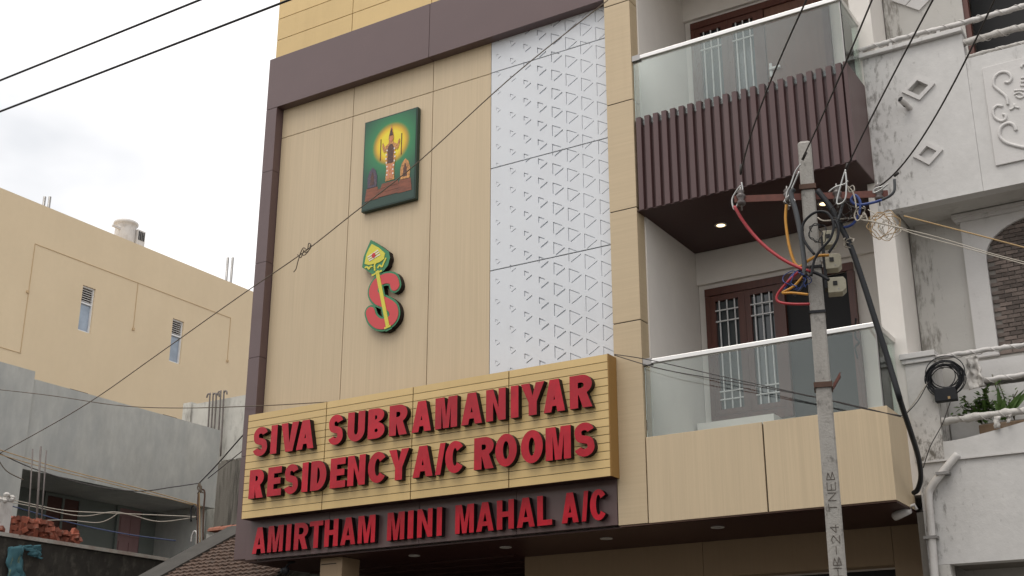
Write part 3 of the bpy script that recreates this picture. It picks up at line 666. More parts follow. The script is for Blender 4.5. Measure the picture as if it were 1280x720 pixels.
for q in (((85,232),(100,226),(112,238),(124,222),(138,236)), ((168,234),(180,216),(196,224),(206,200),(222,168)), ((150,250),(148,215),(158,196))):
    MB().prism([stroke(cat2([ez(*k) for k in q], 5), .020)], EY-.011, EY-.005).build('scroll', 'emblem_yellow', emb)
for k, (a, b) in enumerate((((104,165),(172,118)), ((108,178),(180,130)), ((114,188),(184,146)))):
    MB().prism([stroke([ez(*a), ez(*b)], .013)], EY-.014, EY-.0112).build('white_stripe', 'print_white', emb)
MB().prism([[(ez(144,153)[0]+.026*math.cos(k*math.pi/8), ez(144,153)[1]+.030*math.sin(k*math.pi/8)) for k in range(16)]], EY-.017, EY-.0145).build('red_dot', 'print_red', emb)
MB().prism([stroke([ez(162,258), ez(238,632)], .088)], EY-.0055, 10.613, 0, 1).build('shaft_backing', ['emblem_green', 'letter_side'], emb)
MB().prism([stroke([ez(164,252), ez(232,606)], .046)], EY-.012, EY-.007).build('spear_shaft', 'emblem_yellow', emb)
MB().prism([stroke([ez(130,282), ez(196,250)], .020)], EY-.0135, EY-.0122).build('spear_collar', 'emblem_yellow', emb)
MB().prism([stroke([ez(212,622), ez(252,604)], .022)], EY-.0135, EY-.0122).build('spear_foot', 'emblem_yellow', emb)

# ================================================================== SECURITY CAMERAS
cc = thing('security_camera', at(1140,632,10.98), 'small white bullet security camera under the right end of the canopy', 'camera')
p0 = at(1118,646,10.96); p1 = at(1136,637,10.90)
d = (p1-p0).normalized()
MB().tube([p0, p0+d*.02, p1], [.036, .038, .038], 12).build('housing', 'pipe_white', cc, True)
MB().tube([p0-d*.002, p0+d*.003], [.030, .030], 12).build('lens', 'room_dark', cc, True)
MB().tube([p1-d*.04+Vector((0,0,.03)), at(1143,631,10.95), Vector((at(1145,629,10.95).x, 10.95, 3.456))], .014, 8).build('bracket', 'pipe_white', cc, True)
cc = thing('security_camera', at(357,712,10.75), 'black dome security camera hanging under the left end of the lettered strip', 'camera')
p = at(357,713,10.62)
MB().lathe((p.x, p.y, p.z), [(.012,-.045),(.032,-.036),(.042,-.01),(.042,.02),(.03,.03)], 14).build('dome', 'cable_black', cc, True)
MB().tube([p+Vector((-.04,0,0)), p+Vector((-.05,.0,.0)), p+Vector((-.058,0,0))], [.028,.03,.02], 10).build('lens', 'pane_dark', cc, True)
MB().tube([p+Vector((0,0,.03)), p+Vector((.02,.02,.08)), Vector((p.x+.06, p.y+.08, 3.456))], .012, 8).build('bracket', 'cable_black', cc, True)

# ================================================================== NEIGHBOUR HOUSE ON THE RIGHT
N, NB = 11.06, 11.58
nb = thing('neighbour_house', (-1.2, 12, 0), 'old white plastered house with diamond reliefs and rope-wrapped rails beside the hotel', 'house')
NX0, NX1 = -2.845, 3.0
def diamond(poly, y, outer, inner=True, t=.05):
    c = (sum(p[0] for p in poly)/4, sum(p[1] for p in poly)/4)
    if inner:
        inn = [(c[0]+(p[0]-c[0])*.58, c[1]+(p[1]-c[1])*.58) for p in poly]
        MB().prism([poly, inn], y-.03, y-.001).build('diamond_frame', 'plaster_trim', nb)
# upper parapet with the two diamond niches
niche = lambda dm, f: [((dm[0]+dm[2])/2+s*f*abs(dm[2]-dm[0])/2, dm[1]) for s in (-1, 1)]
def rh(cx, cz, rx, rz): return [(cx, cz-rz), (cx+rx, cz), (cx, cz+rz), (cx-rx, cz)]
dA, dB = (-2.35, 7.405, .155, .130), (-2.335, 6.722, .137, .120)
MB().prism([[(NX0, 6.245), (-1.90, 6.245), (-1.90, 7.86), (NX0, 7.86)], rh(dA[0], dA[1], dA[2]*.62, dA[3]*.62)[::-1], rh(dB[0], dB[1], dB[2]*.6, dB[3]*.6)[::-1]], N, N+.13).build('parapet', 'plaster_side', nb)
for d_, f in ((dA, .62), (dB, .6)):
    MB().prism([rh(*d_), rh(d_[0], d_[1], d_[2]*f, d_[3]*f)[::-1]], N-.022, N-.001).build('diamond_frame', 'plaster_trim', nb)
    MB().prism([rh(d_[0], d_[1], d_[2]*f-.002, d_[3]*f-.002)], N+.05 if d_ is dA else N+.02, N+.128).build('diamond_niche', 'plaster_recess' if d_ is dA else 'plaster_old', nb)
bx('parapet', 'plaster_old', nb, -1.898, NX1, N+.004, N+.13, 6.246, 7.585)
bx('ledge', 'plaster_trim', nb, NX0-.02, -1.89, N-.05, N+.15, 7.862, 7.905, bevel=.006)
bx('relief_panel', 'plaster_trim', nb, -1.765, .2, N-.018, N+.003, 6.452, 7.44, bevel=.004)
# scrolls on the relief panel
def sc(q): p = at(1190+q[0]/4.5, 60+q[1]/4.5, N-.02); return (p.x, N-.022, p.z)
for s_, r_ in ((((315,320),(305,275),(265,240),(235,210),(240,165),(275,138),(315,140),(335,170),(320,195),(298,192)), .014),
           (((285,330),(255,325),(232,350),(240,390),(275,412),(302,400),(300,378),(285,375)), .013),
           (((362,465),(345,432),(310,425),(275,450),(268,495),(300,530),(350,548),(410,562)), .016),
           (((325,348),(345,338),(350,318),(358,332),(378,338)), .010),
           (((350,240),(385,238),(410,240)), .010), (((350,262),(380,252),(405,268),(385,282),(360,272)), .010),
           (((388,170),(410,168)), .009), (((388,190),(410,190)), .009), (((385,212),(410,212)), .009), (((390,110),(400,95),(415,92)), .012)):
    MB().tube(smoothpts([sc(q) for q in s_], 6), r_, 6).build('scroll', 'plaster_trim', nb, True)
# hidden mirror half of the scroll work
for s_, r_ in ((((315,320),(305,275),(265,240),(235,210),(240,165),(275,138),(315,140),(335,170),(320,195),(298,192)), .014), (((362,465),(345,432),(310,425),(275,450),(268,495),(300,530),(350,548),(410,562)), .016)):
    MB().tube(smoothpts([(-1.565-sc(q)[0]*1.0-1.45+1.45, sc(q)[1], sc(q)[2]) for q in s_], 6), r_, 6).build('scroll', 'plaster_trim', nb, True)
# floor slabs, back walls
bx('slab', 'cement_dark', nb, NX0+.05, NX1, N+.005, NB, 6.246, 6.40) if False else bx('slab', 'plaster_recess', nb, -2.70, NX1, N+.132, NB, 6.25, 6.40)
bx('back_wall', 'plaster_back', nb, -2.71, NX1, NB, NB+.2, 0, 6.249)
bx('back_wall', 'plaster_back', nb, -2.71, -1.95, NB, NB+.2, 6.40, 11)
bx('back_wall', 'plaster_old', nb, -1.949, NX1, NB, NB+.2, 6.40, 7.9); bx('back_wall', 'plaster_old', nb, -1.949, NX1, NB, NB+.2, 9.6, 11)
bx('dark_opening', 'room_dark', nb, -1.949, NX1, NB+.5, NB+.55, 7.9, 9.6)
bx('opening_frame', 'door_wood', nb, -1.949, -1.90, NB+.02, NB+.1, 7.9, 9.6)
bx('roof_slab', 'plaster_old', nb, -2.71, NX1, N+.1, 16, 11.002, 11.2)
bx('side_block', 'plaster_old', nb, -2.70, NX1, 12.6, 16, 0, 11)
# big square-set diamond on the upper wall
bd = (-2.36, 8.72, .26, .20)
for sx_, sz_ in ((-.5, 0), (.5, 0), (0, .5), (0, -.5)):
    MB().prism([rh(bd[0]+sx_*bd[2], bd[1]+sz_*bd[3], bd[2]*.47, bd[3]*.47)], NB-.02, NB-.001).build('diamond_relief', 'plaster_trim', nb)
# arch surround with brick cladding
acx, aw = -1.50, .535; az0, spr, rise = 4.86, 5.78, .34
archl = [(acx-aw, az0)]+[(a, b) for a, b in arc(acx, spr, aw, rise, 180, 0, 24)]+[(acx+aw, az0)]
MB().prism([[(acx-aw-.19, az0+.001), (acx-aw-.001, az0+.001)]+[(a, b) for a, b in arc(acx, spr, aw, rise, 180, 0, 24)]+[(acx+aw+.001, az0+.001), (acx+aw+.19, az0+.001), (acx+aw+.19, 6.17), (acx-aw-.19, 6.17)]], NB-.055, NB-.001).build('arch_surround', 'plaster_trim', nb)
bx('arch_cornice', 'plaster_trim', nb, acx-aw-.23, acx+aw+.23, NB-.085, NB-.001, 6.172, 6.205); bx('arch_cornice', 'plaster_trim', nb, acx-aw-.25, acx+aw+.25, NB-.11, NB-.001, 6.206, 6.24)
bx('arch_mortar', 'mortar', nb, acx-aw-.02, acx+aw+.02, NB-.006, NB-.001, az0, spr+rise+.01)
bh, bw = .040, .112; r = 0; z = az0+.004
shared = MB().box(-bw/2+.004, bw/2-.004, -.012, 0, .004, bh-.003).build('brick', 'brick_clad', nb); brick_me = shared.data; first = shared
while z < spr+rise:
    x = acx-aw-(bw/2 if r % 2 else 0)
    while x < acx+aw+bw/2:
        dx = abs(x-acx); top = spr+(rise*math.sqrt(max(0, 1-(max(0, dx-bw/2)/aw)**2)) if dx-bw/2 < aw else -9)
        if z < top and x < -.9:
            o = first if first else link('brick', brick_me, nb); first = None
            o.location = (x+bw/2, NB-.0065-random.random()*.006, z)
        x += bw
    z += bh; r += 1
# lower balcony of the neighbour
bx('balcony_pier', 'plaster_pier', nb, -2.755, -2.505, N, N+.3, 3.88, 4.755)
bx('pier_cap', 'plaster_trim', nb, -2.775, -2.49, N-.02, N+.32, 4.757, 4.795, bevel=.004); bx('pier_cap', 'plaster_trim', nb, -2.79, -2.48, N-.035, N+.335, 4.797, 4.85, bevel=.006)
bx('lower_wall', 'plaster_side', nb, -2.735, NX1, N+.002, N+.15, 3.0, 3.868)
bx('lower_wall', 'plaster_stained', nb, -2.735, -2.56, N+.001, N+.15, 0, 2.998); bx('lower_wall', 'plaster_old', nb, -.4, NX1, N+.001, N+.15, 0, 2.998)
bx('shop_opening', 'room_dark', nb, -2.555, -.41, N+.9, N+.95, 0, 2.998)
bx('shop_soffit', 'cement_dark', nb, -2.555, -.41, N+.152, N+.9, 3.0, 3.05)
ct = [(-2.503, 3.872), (NX1, 3.872), (NX1, 4.42)] + [(x, 4.03+.165*max(0, (x+2.42))**1.25*(1 if x > -2.42 else 0)) for x in [NX1-.05-i*.12 for i in range(45)] if x > -2.5 and x < -.6] + [(-2.503, 4.025)]
ct = [(-2.503, 3.872), (.2, 3.872), (.2, 4.5)]+[(x, min(4.5, 4.03+.17*max(0, x+2.42)**1.25)) for x in [.1-i*.1 for i in range(26)]]+[(-2.503, 4.03)]
MB().prism([ct], N-.012, N+.12).build('curved_parapet', 'plaster_old', nb)
bx('string_course', 'plaster_trim', nb, -2.74, NX1, N-.02, N-.0005, 3.862, 3.878)
bx('balcony_floor', 'cement_dark', nb, -2.70, NX1, N+.152, NB, 3.72, 3.82)
bx('inner_wall', 'plaster_old', nb, -2.50, NX1, N+.34, N+.36, 3.82, 4.55)
bx('sill_band', 'plaster_trim', nb, -2.30, .6, NB-.14, NB-.001, 4.62, 4.80)
# rails wrapped in cloth and rope
def wrapped_rail(pa, pb, r, parent, mname='cloth_white', bumps=.22):
    pa = Vector(pa); pb = Vector(pb); n_ = max(12, int((pb-pa).length/.035)); pts = []; rr = []
    for i in range(n_+1):
        t = i/n_; q = pa.lerp(pb, t); q.z += .006*math.sin(t*23)+random.uniform(-.004, .004); pts.append(q); rr.append(r*(1+random.uniform(-bumps, bumps)*.6))
    o = MB().tube(pts, rr, 9, rj=.12).build('rail', mname, parent, True)
    sp = []
    L_ = (pb-pa).length; k = int(L_/.012); tdir = (pb-pa).normalized(); a = tdir.cross(Vector((0,0,1))).normalized(); b = tdir.cross(a)
    for i in range(k+1):
        t = i/k; an = t*L_*38; sp.append(pa.lerp(pb, t)+a*math.cos(an)*r*1.12+b*math.sin(an)*r*1.12)
    MB().tube(sp, .004, 4).build('wrapping', mname, o, True)
    return o
wrapped_rail((-2.86, N-.03, 7.955), (NX1, N-.03, 7.93), .026, nb, 'pipe_white', .12)
wrapped_rail((-1.90, N+.02, 7.765), (NX1, N+.02, 7.74), .034, nb)
wrapped_rail((-1.92, N+.03, 7.612), (NX1, N+.03, 7.60), .018, nb, 'cloth_white', .5)
for x in (-2.84, -2.55, -2.1): bx('rail_post', 'pipe_white', nb, x-.016, x+.016, N-.045, N-.015, 7.906, 7.95)
wrapped_rail((-2.50, N+.03, 4.787), (NX1, N+.03, 4.775), .022, nb, 'pipe_white', .15)
wrapped_rail((-2.24, N+.03, 4.525), (NX1, N+.03, 4.515), .022, nb, 'pipe_white', .15)
wrapped_rail((-2.49, N-.005, 4.205), (NX1, N-.005, 4.225), .030, nb, 'cloth_white', .35)
for x in (-1.45, -.8): bx('rail_post', 'pipe_white', nb, x-.014, x+.014, N+.02, N+.045, 4.10, 4.77)
# drain pipe and spout
dp = MB().tube(smoothpts([at(1197,568,N-.02), at(1180,588,N-.045), at(1164,609,N-.05), at(1161,622,N-.05), at(1164,660,N-.05)], 5)+[Vector((at(1168,715,N-.05).x, N-.05, z_)) for z_ in (2.9, 1.5, .1)], .033, 10).build('drain_pipe', 'pipe_white', nb, True)
for q in ((1164,672), (1179,592)):
    p = at(*q, N-.05); bx('pipe_clip', 'steel_dull', dp, p.x-.055, p.x+.055, N-.09, N-.004, p.z-.012, p.z+.012)
p = at(1131,133,N); sp = MB()
sp.tube([p+Vector((.05,.02,-.035)), p+Vector((-.005,-.13,.02))], [.028,.028], 12, caps=False); sp.build('drain_spout', 'pipe_white', nb, True)
MB().tube([p+Vector((.02,-.05,-.012)), p+Vector((-.004,-.126,.019))], .025, 12).build('spout_bore', 'room_dark', nb, True)

# things on the neighbour's lower balcony
def coil(c, R, turns, label):
    th_ = thing('cable_coil', (c.x, c.y, c.z-R), label, 'cable coil')
    for k in range(turns):
        r_ = R*random.uniform(.66, 1.06); ox, oz = random.uniform(-.022, .022), random.uniform(-.05, .015); ph = random.uniform(0, 6)
        pts = [c+Vector((ox+r_*math.cos(a)*1.02, -.035-.004*k*.6+.012*math.sin(a*2+ph), oz+r_*math.sin(a)*.97)) for a in [i*2*math.pi/30 for i in range(31)]]
        MB().tube(pts, .0045, 5, caps=False).build('cable_turn', 'cable_black', th_, True)
    return th_
cl = coil(at(1183,470,N), .158, 20, 'black cable coil hung on the pier beside the hotel')
b_ = thing('junction_box', at(1182,500,N-.05), 'small black junction box hanging under the cable coil', 'box')
pA, pB = at(1168,487,N-.06), at(1197,500,N-.06)
bx('case', 'cable_black', b_, pA.x, pB.x, N-.09, N-.02, pB.z, pA.z, bevel=.006)
bx('lug', 'wire_tan', b_, (pA.x+pB.x)/2+.02, (pA.x+pB.x)/2+.04, N-.094, N-.0905, pB.z+.012, pB.z+.035)
# crumpled cloth tied to the rail
def cloth(name, corners, m, label, cat, amp=.02, nu=14, nv=18, seed=1):
    a, b, c, d_ = [Vector(q) for q in corners]; vs = []; fs = []
    for j in range(nv+1):
        for i in range(nu+1):
            u, v = i/nu, j/nv; q = (a.lerp(b, u)).lerp(d_.lerp(c, u), v)
            w_ = mnoise.noise(Vector((u*4+seed, v*2.2, seed*3.1)))+.5*mnoise.noise(Vector((u*9, v*7+seed, 5)))
            q = q+Vector((amp*.5*mnoise.noise(Vector((v*6+seed, u*3, 2))), amp*1.6*w_, amp*.5*w_)); vs.append(q)
    fs = [(j*(nu+1)+i, j*(nu+1)+i+1, (j+1)*(nu+1)+i+1, (j+1)*(nu+1)+i) for j in range(nv) for i in range(nu)]
    o = MB().add(vs, fs).build(name, m, None, True)
    md = o.modifiers.new('thick', 'SOLIDIFY'); md.thickness = .006
    return tag(o, label, cat)
cloth('cloth_bundle', [at(1207,447,N-.03), at(1221,444,N-.03), at(1232,482,N-.03), at(1211,488,N-.03)], 'cloth_white', 'dirty white cloth tied to the rail beside the cable coil', 'cloth', .035, seed=3)
for k, (q, w, l_) in enumerate((((1242,521), 9, 14), ((1258,519), 6, 9))):
    cloth('rag', [at(q[0],q[1],N-.04), at(q[0]+w,q[1]-1,N-.04), at(q[0]+w-2,q[1]+l_,N-.04), at(q[0]+1,q[1]+l_+1,N-.04)], 'cloth_white', ('larger' if k == 0 else 'smaller')+' white rag knotted on the lowest wrapped rail under the plants', 'rag', .02, 6, 7, seed=5+k)
tr = thing('planter', (-1.5, N+.22, 4.0), 'long brown trough planter behind the curved parapet', 'planter')
bx('trough', 'trough', tr, -2.22, -.6, N+.125, N+.33, 3.93, 4.17, bevel=.01)
bx('soil', 'cement_dark', tr, -2.20, -.62, N+.145, N+.31, 4.165, 4.18)
def leafquad(m, c, d, n, L_, w):
    d = d.normalized(); s = d.cross(n).normalized(); n = s.cross(d)
    a = c; t1 = c+d*L_*.45+n*L_*.06; t2 = c+d*L_
    m.add([a, t1+s*w*.5, t2, t1-s*w*.5, t1+n*w*.12*-1], [(0,4,1),(1,4,2),(0,3,4),(3,2,4)])
def leafy(name, base, tips, nl, L_, label, m='leaf', cat='plant'):
    th_ = thing(name, base, label, cat); st = MB(); fo = MB()
    for tp in tips:
        tp = Vector(tp); mid = (Vector(base)+tp)/2+Vector((random.uniform(-.02,.02), random.uniform(-.03,.0), .03))
        pts = smoothpts([Vector(base), mid, tp], 6); st.tube(pts, .004, 5)
        for k in range(nl):
            t = .25+.75*random.random(); q = pts[min(len(pts)-1, int(t*(len(pts)-1)))]
            dd = Vector((random.uniform(-1,1), random.uniform(-1,.6), random.uniform(-.5,.7)))
            leafquad(fo, q+Vector((random.uniform(-.02,.02), random.uniform(-.02,.02), random.uniform(-.02,.02))), dd, Vector((random.uniform(-.5,.5), -.6, .8)), L_*random.uniform(.6,1.2), L_*.55)
    st.build('stem', 'stem', th_, True); fo.build('foliage', m, th_)
    return th_
py = N+.16
leafy('potted_plant', at(1228,530,py+.05), [at(q[0],q[1],py) for q in ((1190,520),(1200,508),(1205,498),(1216,514),(1208,507),(1220,502))], 16, .06, 'trailing small-leaved plant leaning left under the cable coil')
leafy('potted_plant', at(1232,530,py+.05), [at(q[0],q[1],py) for q in ((1224,500),(1229,492),(1234,484),(1240,506),(1236,500),(1230,514),(1222,512))], 34, .068, 'bushy round-leaved plant in the middle of the planter')
leafy('potted_plant', at(1262,520,py+.1), [at(q[0],q[1],py+.12) for q in ((1240,468),(1246,473),(1244,480))], 14, .05, 'pale feathery sprig rising behind the rails', 'leaf_big')
leafy('potted_plant', at(1268,525,py+.05), [at(q[0],q[1],py) for q in ((1262,500),(1266,494),(1270,504),(1272,488),(1262,512),(1274,512))], 12, .045, 'thin twiggy plant near the right edge of the planter')
th_ = thing('potted_plant', at(1252,528,py), 'broad pointed-leaf succulent in the planter', 'plant')
for tip, w in (((1247,481), .05), ((1280,487), .06), ((1256,497), .05), ((1243,500), .05), ((1262,505), .05), ((1239,512), .045), ((1296,480), .06)):
    b0 = at(1254,524,py+.02); t0 = at(*tip, py-.04); n_ = 8; vs = []; fs = []
    dirv = (t0-b0); sd_ = dirv.cross(Vector((0,1,0))).normalized()
    for i in range(n_+1):
        t = i/n_; ww = w*math.sin(math.pi*min(1, .25+t*.75))*(1-t*.15); q = b0+dirv*t+Vector((0, -.03*math.sin(t*math.pi), 0))
        vs += [q-sd_*ww/2, q+Vector((0,.014,0)), q+sd_*ww/2]
    for i in range(n_):
        a = i*3; fs += [(a, a+1, a+4, a+3), (a+1, a+2, a+5, a+4)]
    MB().add(vs, fs).build('leaf', 'leaf_big', th_, True)

# ================================================================== UTILITY POLE
pole = thing('utility_pole', (-2.88, 9.0, 0), 'grey concrete utility pole with steel cross-arm and fuse boxes before the balconies', 'pole')
cA = at(1005.5, 180, 9.0); ptop = cA.z
ang = math.radians(17); ax = Vector((math.cos(ang), math.sin(ang), 0)); ay = Vector((-math.sin(ang), math.cos(ang), 0))
def pole_c(z): t = (z-2.7)/(ptop-2.7); a = at(1047.5, 716, 9.0); return Vector((a.x+(cA.x-a.x)*t, 9.0, z))
m = MB(); lv = [0, 1.5, 2.7, 4, 5, 5.6, ptop-.02, ptop]; ch = .012; ring = []
for k, z in enumerate(lv):
    c = pole_c(z); w = .066-.014*(z/ptop); dd = .085-.02*(z/ptop)
    if k == len(lv)-1: w -= .012; dd -= .012
    pr_ = [(-w+ch,-dd),(w-ch,-dd),(w,-dd+ch),(w,dd-ch),(w-ch,dd),(-w+ch,dd),(-w,dd-ch),(-w,-dd+ch)]
    ring += [c+ax*a+ay*b for a, b in pr_]
fs = [(k*8+j, k*8+(j+1)%8, (k+1)*8+(j+1)%8, (k+1)*8+j) for k in range(len(lv)-1) for j in range(8)]+[tuple(range(7,-1,-1)), tuple((len(lv)-1)*8+j for j in range(8))]
shaft = m.add(ring, fs).build('shaft', 'concrete_pole', pole)
# incised lettering up the shaft: thin strokes with the groove shade put into their dark colour
GL = {'T':[((.5,0),(.5,1)),((0,1),(1,1))],'N':[((0,0),(0,1)),((0,1),(1,0)),((1,0),(1,1))],'E':[((0,0),(0,1)),((0,1),(1,1)),((0,.5),(.8,.5)),((0,0),(1,0))],
      'B':[((0,0),(0,1)),((0,1),(.9,.8)),((.9,.8),(.1,.5)),((.1,.5),(1,.25)),((1,.25),(0,0))],'H':[((0,0),(0,1)),((1,0),(1,1)),((0,.5),(1,.5))],
      '-':[((0,.5),(1,.5))],'2':[((0,.8),(.5,1)),((.5,1),(1,.7)),((1,.7),(0,0)),((0,0),(1,0))],'4':[((.7,0),(.7,1)),((.7,1),(0,.35)),((0,.35),(1,.35))]}
zc = at(1055, 716, 8.93).z-.02
for ch_ in 'HB-24 TNEB':
    if ch_ != ' ':
        mt = MB()
        for (a, b) in GL[ch_]:
            def pt(q, zc=zc):
                z = zc+q[0]*.055; c = pole_c(z); dd = .085-.02*(z/ptop); return c+ax*(.030-q[1]*.058)-ay*(dd+.0008)
            mt.tube([pt(a), pt(b)], .0033, 4)
        mt.build('character', 'groove_shade', shaft)
    zc += .076
arm_z = at(1010,242,8.92).z
aL = atz(918,249,arm_z); aR = atz(1110,242,arm_z)
ad = (aR-aL).normalized(); an_ = Vector((ad.y, -ad.x, 0)); an_ = an_ if an_.y < 0 else -an_
cm = (aL+aR)/2
arm = MB().obox(cm, ad*((aR-aL).length/2), an_*.004, Vector((0,0,.028))).obox(cm-an_*.026+Vector((0,0,.025)), ad*((aR-aL).length/2), an_*.0215, Vector((0,0,.004))).build('cross_arm', 'rust_steel', pole)
cl_ = pole_c(at(1013,237,9).z)
MB().obox(cl_, ax*.064, ay*.082, Vector((0,0,.020))).build('arm_clamp', 'rust_dark', pole)
for q in ((1020,334), (1024,390)):
    z = at(*q, 8.95).z; c = pole_c(z); MB().obox(c, ax*.062, ay*.08, Vector((0,0,.010))).build('strap', 'cable_black', pole)
z = at(1033,481,8.95).z; c = pole_c(z)
br = MB().obox(c, ax*.068, ay*.083, Vector((0,0,.020))).build('bracket_clamp', 'rust_dark', pole)
MB().obox(c+ax*.10+Vector((0,0,.035))-ay*.02, ax*.030+Vector((0,0,.045)), ay*.03, Vector((0,0,.016))).build('bracket_arm', 'rust_steel', br)
def insulator(q, Y):
    p = atz(q[0], q[1], arm_z+.03)
    o = MB().lathe(p+Vector((0,0,-.03)), [(.012,-.06),(.03,-.055),(.036,-.03),(.022,-.012),(.036,.01),(.036,.03),(.02,.045),(.03,.06),(.012,.08)], 12).build('insulator', 'porcelain', pole, True)
    MB().tube([p+Vector((0,0,-.13)), p+Vector((0,0,.07))], .007, 6).build('pin', 'steel_dull', o, True)
    return p
ins = [insulator(q, 8.9) for q in ((926,244), (984,243), (1046,240), (1098,238))]
# board with three fuse boxes
bz = [at(1035,293,8.9).z, at(1040,322,8.9).z, at(1042,352,8.9).z]
z = (bz[0]+bz[2])/2; c = pole_c(z)
MB().obox(c+ax*.080-ay*.015, ax*.012, ay*.05, Vector((0,0,.21))).build('fuse_board', 'cable_black', pole)
for k, z in enumerate(bz):
    c = pole_c(z)+ax*(.135+.012*k)-ay*.02; w, h_ = .052+.008*k, .062
    m = MB(); pr_ = [(-w,-h_),(w*.55,-h_),(w,-h_*.55),(w,h_*.55),(w*.75,h_),(-w,h_)]
    vs = [c+ax*a+Vector((0,0,b))-ay*.055 for a, b in pr_]+[c+ax*a+Vector((0,0,b))+ay*.055 for a, b in pr_]
    n_ = 6; fs = [tuple(range(n_)), tuple(range(2*n_-1, n_-1, -1))]+[(i, i+n_, (i+1)%n_+n_, (i+1)%n_) for i in range(n_)]
    o = m.add(vs, fs).build('fuse_box', 'fuse_box', pole); md = o.modifiers.new('bevel', 'BEVEL'); md.width = .006; md.segments = 2
    MB().obox(c-ax*.012+Vector((0,0,.012))-ay*.0575, ax*.016, ay*.004, Vector((0,0,.016))).build('inlet', 'room_dark', o)
    MB().lathe(c+ax*.01-ay*.0555+Vector((0,0,-.035)), [(.006, -.002), (.006, .002)], 8, axis='y').build('screw', 'steel_dull', o)

# cables on the pole
def pc_(lst, Y): return [at(a, b, Y+(c[0] if c else 0)) for a, b, *c in lst]
cable('supply_cable', pc_([(918,258),(930,278),(950,302),(975,322),(1000,335),(1014,339)], 8.84), 0.0132, 'cable_red', 'thick red cable drooping from the left insulator to the pole')
cable('supply_cable', pc_([(1014,339),(1026,344),(1036,350)], 8.86), 0.0132, 'cable_black', 'short black cable tail joining the red cable to the lowest fuse box')
cable('supply_cable', pc_([(983,256),(982,275),(986,305),(993,328),(1000,333),(1010,326),(1022,320),(1036,319)], 8.86), 0.0119, 'cable_yellow', 'yellow cable looping from an insulator to the middle fuse box')
cable('supply_cable', pc_([(998,340),(985,352),(972,368),(973,377),(990,380),(1012,380)], 8.85), 0.0106, 'cable_red', 'dark red cable loop lying left of the pole at door height')
cable('supply_cable', pc_([(1004,345),(992,358),(978,366),(990,366),(1010,368)], 8.84), 0.0097, 'cable_yellow', 'short yellow cable loop left of the pole below the fuse boxes')
cable('supply_cable', pc_([(1006,336),(993,342),(984,355),(981,364)], 8.88), 0.0123, 'cable_blue', 'short blue cable tail left of the pole')
cable('supply_cable', pc_([(992,370),(1000,362),(1006,350),(1007,338)], 8.88), 0.0106, 'cable_grey', 'grey cable tail beside the yellow loop')
cable('supply_cable', pc_([(993,236),(989,243),(995,265),(1001,295),(1005,325),(1006,345)], 8.84), 0.0202, 'cable_grey', 'thick grey cable strapped down the left side of the pole')
cable('supply_cable', pc_([(1022,238),(1040,262),(1052,285),(1064,310),(1078,350),(1094,400),(1110,450),(1125,500),(1140,545),(1149,575),(1150,598),(1146,612),(1142,616)], 8.95)[:8]+
      [at(1110,450,9.3), at(1125,500,9.75), at(1140,545,10.2), at(1148,572,10.5), at(1151,596,10.75), at(1147,612,10.85), at(1142,616,10.9)], 0.0220, 'cable_black', 'thickest black cable swinging from the pole down to the balcony corner')
cable('supply_cable', pc_([(1018,318),(1005,300),(1004,280),(1018,266),(1034,266),(1042,280),(1038,298),(1026,312),(1018,325),(1014,345)], 8.80), 0.0106, 'cable_black', 'thin black cable looped in a ring across the pole')
cable('supply_cable', pc_([(1036,316),(1046,300),(1048,285),(1044,275)], 8.82), 0.0106, 'cable_black', 'short black cable stub right of the ring loop')
cable('supply_cable', pc_([(1044,282),(1056,284),(1067,279),(1074,266),(1075,252),(1069,244),(1064,250),(1071,256),(1088,254),(1102,250)], 8.95), 0.0110, 'cable_blue', 'blue cable curling from the pole towards the white house')
cable('supply_cable', pc_([(1102,250),(1112,245),(1118,238),(1118,224)], 9.2), 0.0114, 'cable_grey', 'grey splice hooking from the blue cable up to the overhead line')
cable('supply_cable', pc_([(1044,285),(1050,268),(1054,252)], 8.9), 0.0114, 'cable_grey', 'grey cable stub dropping from the third insulator')
# bare loops of conductor at the insulators
for k, (l_, lab) in enumerate(((((926,232),(921,238),(915,250),(918,262),(922,255),(928,240),(927,228)), 'bare wire loop at the leftmost insulator'),
    (((1001,205),(994,215),(988,232),(984,240),(983,250),(990,235),(999,214)), 'bare wire loop at the second insulator'),
    (((1057,212),(1052,228),(1046,254),(1056,250),(1058,230),(1057,215)), 'bare wire loop at the third insulator'),
    (((1104,233),(1094,236),(1092,241),(1100,238),(1110,230)), 'bare wire loop at the insulator by the white house'),
    (((1036,240),(1044,234),(1056,230),(1060,226)), 'short bare tie wire right of the clamp'))):
    cable('tie_wire', pc_(l_, 8.85+.1*(k == 3)), .007, 'alu_wire', lab, 'wire')
cable('tie_wire', pc_([(1058,232),(1066,240),(1070,258),(1068,270),(1072,276),(1078,270)], 8.9), .006, 'wire_pale', 'pale wire dropping past the blue curl', 'wire')
cable('tie_wire', pc_([(1060,236),(1066,232),(1068,238),(1062,240),(1060,234)], 8.9), .005, 'wire_pale', 'tiny pale wire ring above the blue curl', 'wire')
cable('tie_wire', pc_([(1022,272),(1030,276),(1050,274),(1075,271),(1080,266),(1084,276),(1076,274),(1100,279),(1130,286)], 8.95), .006, 'wire_pale', 'pale service wire leaving the pole to the right', 'wire')
